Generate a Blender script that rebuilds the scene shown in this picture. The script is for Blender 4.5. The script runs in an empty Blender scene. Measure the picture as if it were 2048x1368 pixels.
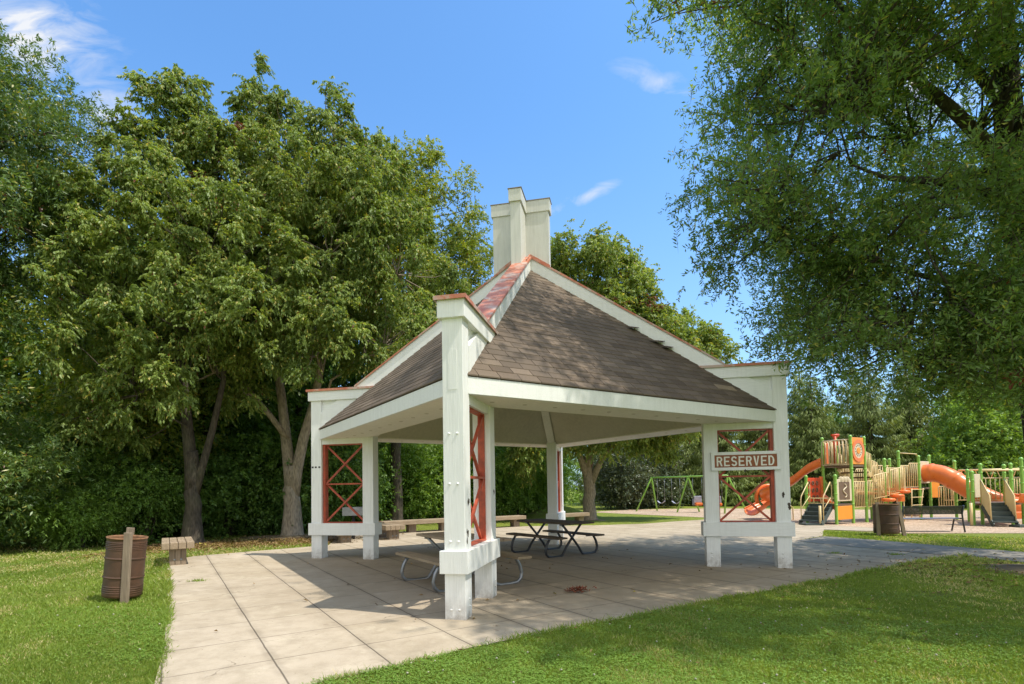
import bpy, math, random
import numpy as np
from mathutils import Vector, Matrix
random.seed(7)
rng = np.random.default_rng(11)
col = bpy.context.scene.collection
sc = bpy.context.scene
PI = math.pi

# ------------------------------------------------------------------ ground slope (a very slightly tilted park)
def G(x, y):
    return 0.0221 - 0.00796 * x - 0.00182 * y

# ------------------------------------------------------------------ object helpers
def tag(o, label=None, cat=None, group=None, kind=None):
    if label: o['label'] = label
    if cat: o['category'] = cat
    if group: o['group'] = group
    if kind: o['kind'] = kind
    return o

def empty(name, loc=(0, 0, 0), rz=0.0, label=None, cat=None, group=None):
    o = bpy.data.objects.new(name, None)
    col.objects.link(o)
    o.location = loc
    o.rotation_euler = (0, 0, rz)
    o.empty_display_size = 0.2
    return tag(o, label, cat, group)

def at(name, x, y, rz=0.0, label=None, cat=None, group=None, dz=0.0):
    return empty(name, (x, y, G(x, y) + dz), rz, label, cat, group)

def V(*a): return Vector(a)

class MB:
    def __init__(s):
        s.v = []; s.f = []; s.t = []; s.m = []; s.mi = 0; s.sm = []; s.smooth = False
    def _add(s, vs, fs, tint=None):
        b = len(s.v)
        s.v += [tuple(q) for q in vs]
        t = random.random() if tint is None else tint
        for f in fs:
            s.f.append([b + i for i in f]); s.t.append(t); s.m.append(s.mi); s.sm.append(s.smooth)
        return s
    def box(s, x0, x1, y0, y1, z0, z1, M=None, tint=None):
        vs = [Vector((x, y, z)) for z in (z0, z1) for y in (y0, y1) for x in (x0, x1)]
        if M is not None: vs = [M @ q for q in vs]
        return s._add(vs, [(0, 2, 3, 1), (4, 5, 7, 6), (0, 1, 5, 4), (2, 6, 7, 3), (0, 4, 6, 2), (1, 3, 7, 5)], tint)
    def hexa(s, b, t, tint=None):
        # b, t : 4 points each, counter-clockwise from above
        return s._add(list(b) + list(t), [(3, 2, 1, 0), (4, 5, 6, 7), (0, 1, 5, 4), (1, 2, 6, 5), (2, 3, 7, 6), (3, 0, 4, 7)], tint)
    def bar(s, a, b, w, h, up=(0, 0, 1), tint=None):
        a = Vector(a); b = Vector(b); d = b - a; L = d.length
        if L < 1e-6: return s
        d /= L; up = Vector(up)
        side = d.cross(up)
        if side.length < 1e-4: side = d.cross(Vector((1, 0, 0)))
        side.normalize(); u = side.cross(d).normalized()
        M = Matrix((( d.x, side.x, u.x, a.x), (d.y, side.y, u.y, a.y), (d.z, side.z, u.z, a.z), (0, 0, 0, 1)))
        return s.box(0, L, -w / 2, w / 2, -h / 2, h / 2, M, tint)
    def prism(s, poly, z0, z1, tint=None):
        # convex or simple polygon in x,y ; z0/z1 may be numbers or functions
        f0 = z0 if callable(z0) else (lambda x, y: z0)
        f1 = z1 if callable(z1) else (lambda x, y: z1)
        n = len(poly)
        vs = [(x, y, f0(x, y)) for x, y in poly] + [(x, y, f1(x, y)) for x, y in poly]
        fs = [tuple(range(n - 1, -1, -1)), tuple(range(n, 2 * n))] + [(i, (i + 1) % n, n + (i + 1) % n, n + i) for i in range(n)]
        return s._add(vs, fs, tint)
    def extr(s, poly3, vec, tint=None):
        n = len(poly3); vec = Vector(vec)
        vs = [Vector(q) for q in poly3] + [Vector(q) + vec for q in poly3]
        fs = [tuple(range(n - 1, -1, -1)), tuple(range(n, 2 * n))] + [(i, (i + 1) % n, n + (i + 1) % n, n + i) for i in range(n)]
        return s._add(vs, fs, tint)
    def tube(s, pts, r, n=8, caps=True, smooth=True, tint=None):
        pts = [Vector(p) for p in pts]
        k = len(pts)
        rs = list(r) if hasattr(r, '__len__') else [r] * k
        vs = []; prev = None
        for i, p in enumerate(pts):
            d = (pts[min(i + 1, k - 1)] - pts[max(i - 1, 0)])
            if d.length < 1e-7: d = Vector((0, 0, 1))
            d.normalize()
            if prev is None:
                a = Vector((0, 0, 1)) if abs(d.z) < 0.9 else Vector((1, 0, 0))
                prev = d.cross(a).normalized()
            prev = (prev - d * prev.dot(d))
            if prev.length < 1e-6: prev = d.orthogonal()
            prev.normalize()
            b = d.cross(prev)
            for j in range(n):
                an = 2 * PI * j / n
                vs.append(p + (prev * math.cos(an) + b * math.sin(an)) * rs[i])
        fs = []
        for i in range(k - 1):
            for j in range(n):
                fs.append((i * n + j, i * n + (j + 1) % n, (i + 1) * n + (j + 1) % n, (i + 1) * n + j))
        old = s.smooth; s.smooth = smooth
        s._add(vs, fs, tint)
        s.smooth = old
        if caps:
            b = len(s.v) - len(vs)
            for fr in (tuple(b + j for j in range(n - 1, -1, -1)), tuple(b + (k - 1) * n + j for j in range(n))):
                s.f.append(list(fr)); s.t.append(s.t[-1]); s.m.append(s.mi); s.sm.append(False)
        return s
    def lathe(s, prof, c=(0, 0, 0), n=24, M=None, tint=None, smooth=True):
        c = Vector(c); vs = []
        for r, z in prof:
            for j in range(n):
                an = 2 * PI * j / n
                q = Vector((r * math.cos(an), r * math.sin(an), z))
                vs.append((M @ q if M is not None else q) + c)
        fs = []
        for i in range(len(prof) - 1):
            for j in range(n):
                fs.append((i * n + j, i * n + (j + 1) % n, (i + 1) * n + (j + 1) % n, (i + 1) * n + j))
        old = s.smooth; s.smooth = smooth
        s._add(vs, fs, tint); s.smooth = old
        return s
    def sphere(s, c, r, n=10, sq=(1, 1, 1), tint=None):
        prof = []
        m = n // 2
        M = Matrix.Diagonal((sq[0], sq[1], sq[2], 1))
        for i in range(m + 1):
            a = -PI / 2 + PI * i / m
            prof.append((max(1e-4, r * math.cos(a)), r * math.sin(a)))
        return s.lathe(prof, c, n, M, tint)
    def build(s, name, mats, parent=None, bevel=0.0, label=None, autosmooth=False):
        me = bpy.data.meshes.new(name)
        me.from_pydata(s.v, [], s.f)
        if not isinstance(mats, (list, tuple)): mats = [mats]
        for m in mats: me.materials.append(m)
        n = len(me.polygons)
        if n == len(s.t):
            a = me.attributes.new('tint', 'FLOAT', 'FACE'); a.data.foreach_set('value', np.array(s.t, dtype=np.float32))
            me.polygons.foreach_set('material_index', np.array(s.m, dtype=np.int32))
            me.polygons.foreach_set('use_smooth', np.array(s.sm, dtype=bool))
        me.update()
        o = bpy.data.objects.new(name, me)
        col.objects.link(o)
        if parent is not None: o.parent = parent
        if bevel > 0:
            bm = o.modifiers.new('Bevel', 'BEVEL'); bm.width = bevel; bm.segments = 2; bm.limit_method = 'ANGLE'
            bm.angle_limit = math.radians(40); bm.harden_normals = False
        if label: o['label'] = label
        return o

def copy_tree(o, parent=None):
    c = o.copy(); col.objects.link(c)
    if parent is not None: c.parent = parent
    for ch in list(o.children): copy_tree(ch, c)
    return c

# ------------------------------------------------------------------ material helpers
class NT:
    def __init__(s, name):
        s.mat = bpy.data.materials.new(name); s.mat.use_nodes = True
        s.nt = s.mat.node_tree; s.nt.nodes.clear()
        s.out = s.nt.nodes.new('ShaderNodeOutputMaterial')
    def n(s, typ, **kw):
        nd = s.nt.nodes.new(typ)
        for k, v in kw.items(): setattr(nd, k, v)
        return nd
    def link(s, a, b): s.nt.links.new(a, b)
    def val(s, sock, v):
        if isinstance(v, bpy.types.NodeSocket): s.link(v, sock)
        else:
            sock.default_value = v
    def pos(s, kind='world'):
        if kind == 'world': return s.n('ShaderNodeNewGeometry').outputs['Position']
        return s.n('ShaderNodeTexCoord').outputs['Object']
    def mapping(s, vec, scale=(1, 1, 1), rot=(0, 0, 0), loc=(0, 0, 0)):
        m = s.n('ShaderNodeMapping'); s.link(vec, m.inputs['Vector'])
        m.inputs['Scale'].default_value = scale; m.inputs['Rotation'].default_value = rot; m.inputs['Location'].default_value = loc
        return m.outputs['Vector']
    def noise(s, vec, scale=5, detail=4, rough=0.55, dist=0.0):
        t = s.n('ShaderNodeTexNoise'); s.link(vec, t.inputs['Vector'])
        t.inputs['Scale'].default_value = scale; t.inputs['Detail'].default_value = detail
        t.inputs['Roughness'].default_value = rough; t.inputs['Distortion'].default_value = dist
        return t.outputs['Fac']
    def voro(s, vec, scale=5, feature='F1', out='Distance', rnd=1.0):
        t = s.n('ShaderNodeTexVoronoi'); t.feature = feature; s.link(vec, t.inputs['Vector'])
        t.inputs['Scale'].default_value = scale
        return t.outputs[out]
    def math(s, op, a, b=0.0, c=0.0, clamp=False):
        m = s.n('ShaderNodeMath', operation=op); m.use_clamp = clamp
        s.val(m.inputs[0], a); s.val(m.inputs[1], b)
        if op in ('MULTIPLY_ADD', 'COMPARE', 'SMOOTH_MIN'): s.val(m.inputs[2], c)
        return m.outputs[0]
    def rng(s, v, a, b, c=0.0, d=1.0):
        m = s.n('ShaderNodeMapRange'); s.val(m.inputs['Value'], v)
        m.inputs['From Min'].default_value = a; m.inputs['From Max'].default_value = b
        m.inputs['To Min'].default_value = c; m.inputs['To Max'].default_value = d
        return m.outputs['Result']
    def mix(s, f, a, b, blend='MIX'):
        m = s.n('ShaderNodeMix', data_type='RGBA'); m.blend_type = blend
        s.val(m.inputs[0], f)
        for i, v in ((6, a), (7, b)):
            if isinstance(v, (tuple, list)): v = tuple(v) + ((1,) if len(v) == 3 else ())
            s.val(m.inputs[i], v)
        return m.outputs[2]
    def ramp(s, f, stops):
        r = s.n('ShaderNodeValToRGB'); s.link(f, r.inputs['Fac'])
        e = r.color_ramp.elements
        while len(e) < len(stops): e.new(0.5)
        for i, (p, c) in enumerate(stops):
            e[i].position = p; e[i].color = tuple(c) + ((1,) if len(c) == 3 else ())
        return r.outputs['Color']
    def attr(s, name='tint'):
        a = s.n('ShaderNodeAttribute'); a.attribute_name = name
        return a.outputs['Fac']
    def bump(s, h, strength=0.3, dist=0.01):
        b = s.n('ShaderNodeBump'); s.link(h, b.inputs['Height'])
        b.inputs['Strength'].default_value = strength; b.inputs['Distance'].default_value = dist
        return b.outputs['Normal']
    def bsdf(s, color, rough=0.6, spec=0.4, metal=0.0, normal=None, coat=0.0):
        p = s.n('ShaderNodeBsdfPrincipled')
        if isinstance(color, (tuple, list)): color = tuple(color) + ((1,) if len(color) == 3 else ())
        s.val(p.inputs['Base Color'], color); s.val(p.inputs['Roughness'], rough)
        p.inputs['Specular IOR Level'].default_value = spec; p.inputs['Metallic'].default_value = metal
        if coat: p.inputs['Coat Weight'].default_value = coat
        if normal is not None: s.link(normal, p.inputs['Normal'])
        return p.outputs[0]
    def done(s, sh):
        s.link(sh, s.out.inputs['Surface']); return s.mat

def mat_paint(name, c, dirt=(0.40, 0.40, 0.36), amt=0.24, rough=0.55, grain='z', peel=True):
    m = NT(name); p = m.pos('obj'); w = m.pos('world')
    sc3 = {'z': (28, 28, 1.3), 'x': (1.3, 28, 28), 'n': (6, 6, 6)}[grain]
    g = m.noise(m.mapping(p, sc3), 3.0, 6, 0.6)
    streak = m.noise(m.mapping(p, (9, 9, 0.7)), 2.0, 4, 0.6)
    big = m.noise(w, 1.7, 5, 0.6)
    sp = m.noise(w, 60, 3, 0.7)
    f = m.rng(m.math('ADD', m.math('MULTIPLY', streak, 0.6), m.math('MULTIPLY', big, 0.5)), 0.50, 0.85, 0.0, amt)
    base = m.mix(m.rng(g, 0.3, 0.7), tuple(x * 0.93 for x in c), tuple(min(1, x * 1.04) for x in c))
    cc = m.mix(f, base, dirt)
    if peel:
        pl = m.math('GREATER_THAN', m.math('MULTIPLY', m.noise(m.mapping(p, (14, 14, 5)), 3.0, 5, 0.7), m.rng(m.noise(w, 2.3, 2), 0.45, 0.75, 0.6, 1.1)), 0.74)
        cc = m.mix(m.math('MULTIPLY', pl, 0.75), cc, (0.17, 0.15, 0.12))
    wz = m.n('ShaderNodeSeparateXYZ'); m.link(w, wz.inputs[0])
    low = m.math('MULTIPLY', m.rng(wz.outputs[2], 0.02, 0.30, 1.0, 0.0), m.rng(m.noise(w, 9, 5, 0.7), 0.35, 0.65, 0.1, 0.8), clamp=True)
    cc = m.mix(low, cc, (0.24, 0.20, 0.15))
    h = m.math('ADD', m.math('MULTIPLY', g, 1.0), m.math('MULTIPLY', sp, 0.25))
    return m.done(m.bsdf(cc, m.rng(big, 0.3, 0.7, rough - 0.1, rough + 0.15), 0.35, normal=m.bump(h, 0.6, 0.006)))

def mat_simple(name, c, rough=0.5, spec=0.4, metal=0.0, var=0.15, scale=8, bump=0.15, coat=0.0, dirt=None, damt=0.3):
    m = NT(name); w = m.pos('obj')
    a = m.noise(w, scale, 5, 0.6); b = m.noise(w, scale * 9, 3, 0.6)
    cc = m.mix(m.rng(a, 0.3, 0.7), tuple(x * (1 - var) for x in c), tuple(min(1, x * (1 + var)) for x in c))
    if dirt: cc = m.mix(m.rng(m.noise(w, scale * 0.6, 6, 0.7), 0.45, 0.7, 0, damt), cc, dirt)
    return m.done(m.bsdf(cc, m.rng(a, 0.3, 0.7, max(0.05, rough - 0.08), rough + 0.08), spec, metal, m.bump(b, bump, 0.003), coat))

def mat_wood(name, c1, c2, axis=0, rough=0.8):
    m = NT(name); p = m.pos('obj'); t = m.attr()
    s3 = [16, 16, 16]; s3[axis] = 1.1
    off = m.n('ShaderNodeCombineXYZ'); m.link(m.math('MULTIPLY', t, 37.0), off.inputs[0]); m.link(m.math('MULTIPLY', t, 11.0), off.inputs[1])
    va = m.n('ShaderNodeVectorMath', operation='ADD'); m.link(p, va.inputs[0]); m.link(off.outputs[0], va.inputs[1])
    g = m.noise(m.mapping(va.outputs[0], tuple(s3)), 2.2, 7, 0.65, 0.4)
    b = m.noise(va.outputs[0], 3.0, 4)
    cc = m.mix(m.rng(g, 0.3, 0.72), c1, c2)
    cc = m.mix(m.rng(b, 0.35, 0.75, 0, 0.4), cc, tuple(x * 0.55 for x in c1))
    cc = m.mix(m.rng(t, 0, 1, 0.0, 0.3), cc, tuple(x * 0.7 for x in c2))
    return m.done(m.bsdf(cc, rough, 0.25, normal=m.bump(g, 0.6, 0.006)))

def mat_leaf(name, c1, c2, c3=None, rough=0.42, spec=0.5, trans=0.30, brown=0.015):
    """c1 dark .. c2 light by leaf tint; c3 rare yellow leaf"""
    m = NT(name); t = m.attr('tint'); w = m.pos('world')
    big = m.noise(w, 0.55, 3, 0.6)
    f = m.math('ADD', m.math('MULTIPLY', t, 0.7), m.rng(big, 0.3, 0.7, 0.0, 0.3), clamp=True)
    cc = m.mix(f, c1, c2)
    if c3: cc = m.mix(m.math('GREATER_THAN', m.attr('rare'), 1 - 0.06), cc, c3)
    if brown: cc = m.mix(m.math('LESS_THAN', m.attr('rare'), brown), cc, (0.16, 0.055, 0.03))
    p = m.n('ShaderNodeBsdfPrincipled')
    m.link(cc, p.inputs['Base Color']); p.inputs['Roughness'].default_value = rough
    p.inputs['Specular IOR Level'].default_value = spec
    tr = m.n('ShaderNodeBsdfTranslucent')
    m.link(m.mix(1.0, cc, (1.9, 1.75, 0.6), 'MULTIPLY'), tr.inputs['Color'])
    mx = m.n('ShaderNodeMixShader'); mx.inputs[0].default_value = trans
    m.link(p.outputs[0], mx.inputs[1]); m.link(tr.outputs[0], mx.inputs[2])
    return m.done(mx.outputs[0])

def mat_bark(name, c1, c2, scale=1.0):
    m = NT(name); p = m.pos('world')
    g = m.noise(m.mapping(p, (11 * scale, 11 * scale, 2.2 * scale)), 2.0, 7, 0.7, 0.5)
    b = m.noise(p, 2.2, 4)
    v = m.voro(m.mapping(p, (14 * scale, 14 * scale, 4 * scale)), 1.6)
    f = m.math('ADD', m.math('MULTIPLY', g, 0.7), m.math('MULTIPLY', v, 0.35))
    cc = m.mix(m.rng(f, 0.3, 0.75), c1, c2)
    cc = m.mix(m.rng(b, 0.5, 0.75, 0, 0.35), cc, (0.10, 0.11, 0.06))
    return m.done(m.bsdf(cc, 0.9, 0.15, normal=m.bump(f, 0.9, 0.03)))

M = {}
PAINT = (0.83, 0.84, 0.82)
M['paint'] = mat_paint('white_green_paint', PAINT)
M['paint_x'] = mat_paint('white_green_paint_board', PAINT, grain='x')
M['soffit'] = mat_paint('soffit_paint', (0.86, 0.82, 0.71), grain='n', amt=0.2, peel=False)
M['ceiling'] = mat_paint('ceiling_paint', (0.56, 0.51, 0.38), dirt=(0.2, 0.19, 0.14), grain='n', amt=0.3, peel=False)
M['cupola'] = mat_paint('cupola_paint', (0.68, 0.68, 0.64), dirt=(0.36, 0.37, 0.33), grain='z', amt=0.45, peel=False)

def mat_copper():
    m = NT('red_painted_metal'); p = m.pos('obj')
    a = m.noise(p, 5.0, 6, 0.65, 0.3)
    a2 = m.noise(p, 1.6, 3, 0.5)
    b = m.noise(p, 40, 3)
    cc = m.mix(m.rng(a, 0.35, 0.7), (0.46, 0.14, 0.075), (0.58, 0.27, 0.17))
    f = m.rng(m.math('ADD', m.math('MULTIPLY', a, 0.6), m.math('MULTIPLY', a2, 0.5)), 0.53, 0.62)
    cc = m.mix(m.math('MULTIPLY', f, 0.8), cc, (0.50, 0.42, 0.36))
    return m.done(m.bsdf(cc, 0.5, 0.4, 0.0, m.bump(b, 0.2, 0.003)))
M['copper'] = mat_copper()
M['lattice'] = mat_simple('red_lattice_paint', (0.46, 0.090, 0.045), 0.5, 0.4, var=0.2, scale=10, dirt=(0.12, 0.04, 0.03), damt=0.6)

def mat_shingle():
    m = NT('asphalt_shingle'); t = m.attr(); p = m.pos('obj')
    g = m.noise(p, 160, 2, 0.7); b = m.noise(p, 0.9, 5, 0.6); st = m.noise(p, 3.5, 5, 0.65)
    cc = m.mix(t, (0.118, 0.092, 0.069), (0.205, 0.163, 0.124))
    cc = m.mix(m.rng(g, 0.3, 0.7), m.mix(1.0, cc, (0.72, 0.72, 0.74), 'MULTIPLY'), m.mix(1.0, cc, (1.25, 1.22, 1.2), 'MULTIPLY'))
    cc = m.mix(m.rng(b, 0.45, 0.7, 0, 0.5), cc, (0.085, 0.075, 0.065))
    cc = m.mix(m.rng(st, 0.6, 0.8, 0, 0.3), cc, (0.26, 0.15, 0.095))
    return m.done(m.bsdf(cc, 0.95, 0.15, normal=m.bump(g, 0.5, 0.004)))
M['shingle'] = mat_shingle()
M['dark'] = mat_simple('dark_void', (0.02, 0.02, 0.02), 0.8)
M['galv'] = mat_simple('galvanised_tube', (0.30, 0.31, 0.32), 0.42, 0.5, 0.75, var=0.2, scale=12)
M['oldwood'] = mat_wood('weathered_timber', (0.24, 0.175, 0.115), (0.46, 0.36, 0.25), 0)
M['oldwoodz'] = mat_wood('weathered_timber_post', (0.18, 0.135, 0.095), (0.38, 0.30, 0.22), 2)
M['darkwood'] = mat_wood('dark_table_boards', (0.085, 0.062, 0.045), (0.17, 0.13, 0.095), 0)
M['yellowwood'] = mat_wood('yellow_pine_boards', (0.27, 0.20, 0.125), (0.42, 0.33, 0.22), 0)
M['barrel'] = mat_simple('brown_barrel_paint', (0.085, 0.046, 0.028), 0.5, 0.45, var=0.2, scale=5, dirt=(0.16, 0.07, 0.035), damt=0.5)
M['rust'] = mat_simple('rusty_rim', (0.24, 0.13, 0.07), 0.8, 0.2, var=0.35, scale=14)
M['brownsign'] = mat_simple('brown_sign_paint', (0.27, 0.088, 0.030), 0.5, var=0.1)
M['letter'] = mat_simple('sign_letter_paint', (0.80, 0.78, 0.70), 0.55, var=0.06)
M['green'] = mat_simple('lime_green_powder_coat', (0.25, 0.50, 0.08), 0.35, 0.5, var=0.06, scale=3, bump=0.03)
M['cream'] = mat_simple('cream_powder_coat', (0.74, 0.57, 0.29), 0.4, 0.5, var=0.06, scale=3, bump=0.03)
M['creamlt'] = mat_simple('pale_cream_plastic', (0.66, 0.56, 0.40), 0.45, var=0.06, scale=3)
M['orange'] = mat_simple('orange_plastic', (0.78, 0.185, 0.038), 0.32, 0.5, var=0.08, scale=2.5, bump=0.03)
M['orangeyel'] = mat_simple('yellow_orange_plastic', (0.85, 0.30, 0.03), 0.4, 0.5, var=0.05, scale=3)
M['redplastic'] = mat_simple('red_plastic', (0.62, 0.07, 0.02), 0.4, 0.5, var=0.08, scale=3)
M['brownplastic'] = mat_simple('brown_plastic', (0.16, 0.105, 0.065), 0.5, 0.4, var=0.1)
M['teal'] = mat_simple('green_plastic', (0.10, 0.42, 0.22), 0.4, 0.5)
M['blacksteel'] = mat_simple('black_steel', (0.035, 0.036, 0.04), 0.4, 0.5, var=0.1)
M['step'] = mat_simple('dark_rubber_step', (0.065, 0.085, 0.08), 0.6, 0.4)
M['greyplastic'] = mat_simple('grey_plastic', (0.30, 0.31, 0.38), 0.5)
M['stone'] = mat_simple('pinkish_stone', (0.36, 0.27, 0.21), 0.9, 0.2, var=0.3, scale=5, bump=0.6)
M['bluegrey'] = mat_simple('blue_grey_seat', (0.12, 0.14, 0.20), 0.4, 0.5)

# ---- ground materials
RZP = -0.21084     # pavilion turn about z
CX, CY = 0.3369, 10.687
def mat_concrete():
    m = NT('exposed_concrete'); w = m.pos('world')
    # pavilion-aligned grid, turned 45 degrees to the pier diagonals
    p = m.n('ShaderNodeVectorMath', operation='SUBTRACT'); m.link(w, p.inputs[0]); p.inputs[1].default_value = (CX, CY, 0)
    q = m.mapping(p.outputs[0], rot=(0, 0, -RZP))   # -> local lr, fb
    sx = m.n('ShaderNodeSeparateXYZ'); m.link(q, sx.inputs[0])
    r2 = 1 / math.sqrt(2)
    wob = m.math('MULTIPLY', m.math('SUBTRACT', m.noise(w, 2.5, 3), 0.5), 0.015)
    A = m.math('ADD', m.math('MULTIPLY', m.math('ADD', sx.outputs[0], sx.outputs[1]), r2), wob)
    B = m.math('ADD', m.math('MULTIPLY', m.math('SUBTRACT', sx.outputs[1], sx.outputs[0]), r2), wob)
    def lines(v, off, sp, wd):
        u = m.math('DIVIDE', m.math('SUBTRACT', v, off), sp)
        fr = m.math('SUBTRACT', m.math('FRACT', u), 0.5)
        d = m.math('MULTIPLY', m.math('SUBTRACT', 0.5, m.math('ABSOLUTE', fr)), sp)
        return m.rng(d, wd * 0.4, wd, 1.0, 0.0), m.math('FLOOR', u)
    la, ia = lines(A, -5.3, 0.81, 0.010)
    lb, ib = lines(B, -2.1, 0.81, 0.007)
    cell = m.n('ShaderNodeCombineXYZ'); m.link(ia, cell.inputs[0]); m.link(ib, cell.inputs[1])
    wn = m.n('ShaderNodeTexWhiteNoise'); m.link(cell.outputs[0], wn.inputs['Vector'])
    cellr = wn.outputs['Value']
    big = m.noise(w, 0.7, 5, 0.6); med = m.noise(w, 4.0, 6, 0.7); fine = m.noise(w, 90, 2, 0.7)
    agg = m.voro(w, 85)
    cc = m.mix(m.rng(big, 0.3, 0.7), (0.405, 0.335, 0.248), (0.530, 0.450, 0.350))
    cc = m.mix(m.rng(cellr, 0, 1, 0.0, 0.22), cc, (0.30, 0.245, 0.155))
    cc = m.mix(m.rng(med, 0.42, 0.75, 0, 0.38), cc, (0.20, 0.16, 0.10))
    blot = m.noise(w, 1.9, 7, 0.75, 0.6)
    cc = m.mix(m.rng(blot, 0.52, 0.70, 0, 0.32), cc, (0.22, 0.175, 0.12))
    cc = m.mix(m.rng(m.noise(m.mapping(w, (1, 1, 1), loc=(7, 3, 0)), 2.6, 6, 0.7), 0.56, 0.68, 0, 0.4), cc, (0.60, 0.53, 0.40))
    cc = m.mix(m.rng(fine, 0.55, 0.8, 0, 0.35), cc, (0.22, 0.18, 0.14))
    cc = m.mix(m.rng(agg, 0.0, 0.32, 0.35, 0.0), cc, (0.55, 0.50, 0.42))
    nb = m.noise(w, 1.3, 4, 0.7)
    # shade under the roof, painted into the floor colour as a noisy dark patch
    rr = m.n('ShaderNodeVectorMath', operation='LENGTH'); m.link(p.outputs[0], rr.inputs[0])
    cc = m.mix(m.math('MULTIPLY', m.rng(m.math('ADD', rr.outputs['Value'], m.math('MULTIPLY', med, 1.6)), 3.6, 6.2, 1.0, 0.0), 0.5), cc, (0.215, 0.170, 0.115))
    # grime band along the joints
    la2, _ = lines(A, -5.3, 0.81, 0.07)
    cc = m.mix(m.math('MULTIPLY', la2, m.rng(nb, 0.35, 0.7, 0.0, 0.35)), cc, (0.16, 0.13, 0.10))
    lw = m.math('MAXIMUM', m.math('MULTIPLY', la, 0.70), m.math('MULTIPLY', lb, m.rng(nb, 0.3, 0.6, 0.35, 0.85)))
    cc = m.mix(lw, cc, (0.045, 0.036, 0.028))
    # hairline cracks, only in places
    wv = m.n('ShaderNodeVectorMath', operation='ADD'); m.link(w, wv.inputs[0])
    nv_ = m.n('ShaderNodeTexNoise'); m.link(w, nv_.inputs['Vector']); nv_.inputs['Scale'].default_value = 1.6; nv_.inputs['Detail'].default_value = 5
    sc_ = m.n('ShaderNodeVectorMath', operation='SCALE'); m.link(nv_.outputs['Color'], sc_.inputs[0]); sc_.inputs['Scale'].default_value = 0.9
    m.link(sc_.outputs[0], wv.inputs[1])
    ed = m.voro(wv.outputs[0], 0.42, 'DISTANCE_TO_EDGE')
    crk = m.math('MULTIPLY', m.rng(ed, 0.0008, 0.0032, 1.0, 0.0), m.rng(m.noise(w, 0.9, 3), 0.46, 0.58, 0.0, 0.6))
    cc = m.mix(crk, cc, (0.07, 0.055, 0.04))
    # dark leaf stains
    stn = m.math('GREATER_THAN', m.noise(w, 14, 2, 0.5), 0.745)
    cc = m.mix(m.math('MULTIPLY', stn, 0.35), cc, (0.12, 0.09, 0.06))
    h = m.math('SUBTRACT', m.math('ADD', m.math('MULTIPLY', fine, 0.4), m.math('MULTIPLY', agg, 0.3)), m.math('MULTIPLY', lw, 2.0))
    return m.done(m.bsdf(cc, 0.95, 0.04, normal=m.bump(h, 0.5, 0.006)))
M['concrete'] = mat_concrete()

def mat_ground():
    m = NT('lawn_soil'); w = m.pos('world')
    a = m.noise(w, 0.8, 5, 0.65); b = m.noise(w, 7, 6, 0.7); c = m.noise(w, 55, 4, 0.8); d = m.noise(w, 0.28, 3, 0.5)
    cc = m.mix(m.rng(b, 0.3, 0.7), (0.14, 0.18, 0.03), (0.26, 0.30, 0.06))
    cc = m.mix(m.rng(a, 0.45, 0.72, 0, 0.6), cc, (0.16, 0.185, 0.06))
    cc = m.mix(m.rng(c, 0.35, 0.65), m.mix(1.0, cc, (0.45, 0.45, 0.45), 'MULTIPLY'), m.mix(1.0, cc, (1.5, 1.5, 1.3), 'MULTIPLY'))
    cc = m.mix(m.rng(m.math('MULTIPLY', a, d), 0.33, 0.40, 0, 0.6), cc, (0.33, 0.25, 0.15))
    return m.done(m.bsdf(cc, 0.95, 0.1, normal=m.bump(c, 1.0, 0.03)))
M['ground'] = mat_ground()

def mat_asphalt():
    m = NT('worn_asphalt'); w = m.pos('world')
    a = m.noise(w, 1.2, 4); b = m.noise(w, 120, 2, 0.8); v = m.voro(w, 110)
    cc = m.mix(m.rng(a, 0.3, 0.7), (0.235, 0.210, 0.172), (0.31, 0.282, 0.235))
    cc = m.mix(m.rng(b, 0.4, 0.7, 0, 0.4), cc, (0.24, 0.235, 0.225))
    return m.done(m.bsdf(cc, 0.95, 0.04, normal=m.bump(b, 0.6, 0.005)))
M['asphalt'] = mat_asphalt()

def mat_mulch():
    m = NT('wood_chip_surface'); w = m.pos('world')
    v = m.n('ShaderNodeTexVoronoi'); m.link(m.mapping(w, (1, 1.6, 1)), v.inputs['Vector']); v.inputs['Scale'].default_value = 17
    a = m.noise(w, 0.6, 4); b = m.noise(w, 30, 4, 0.8)
    sx = m.n('ShaderNodeSeparateColor'); m.link(v.outputs['Color'], sx.inputs[0])
    cc = m.mix(sx.outputs[0], (0.36, 0.25, 0.165), (0.70, 0.54, 0.40))
    cc = m.mix(m.rng(a, 0.4, 0.7, 0, 0.35), cc, (0.25, 0.175, 0.115))
    cc = m.mix(m.rng(b, 0.5, 0.75, 0, 0.4), cc, (0.13, 0.09, 0.06))
    return m.done(m.bsdf(cc, 0.95, 0.1, normal=m.bump(v.outputs['Distance'], 1.0, 0.03)))
M['mulch'] = mat_mulch()
M['litter'] = mat_simple('dry_leaf', (0.22, 0.13, 0.065), 0.8, 0.2, var=0.5, scale=4)
M['soil'] = mat_simple('leaf_litter_soil', (0.20, 0.155, 0.10), 0.95, 0.1, var=0.35, scale=4, bump=0.8)
# ================================================================== PAVILION
RZ90 = lambda k: Matrix.Rotation(k * PI / 2, 4, 'Z')
def xf(mb, Mx):
    mb.v = [tuple(Mx @ Vector(q)) for q in mb.v]
    return mb

WP = 0.122; RO = 4.631; RI = 3.428
SL = 0.675; Z0 = 5.985; SE = 4.68
pav = at('picnic_pavilion', CX, CY, RZP,
         'white picnic pavilion with steep brown shingle roof, paired corner posts and a cross-shaped top', 'pavilion')
PZ = G(CX, CY)
def zl(z): return z          # heights were surveyed from this base

def corner_xf(k): return RZ90(k)      # 0 right, 1 back, 2 left, 3 front

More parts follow.
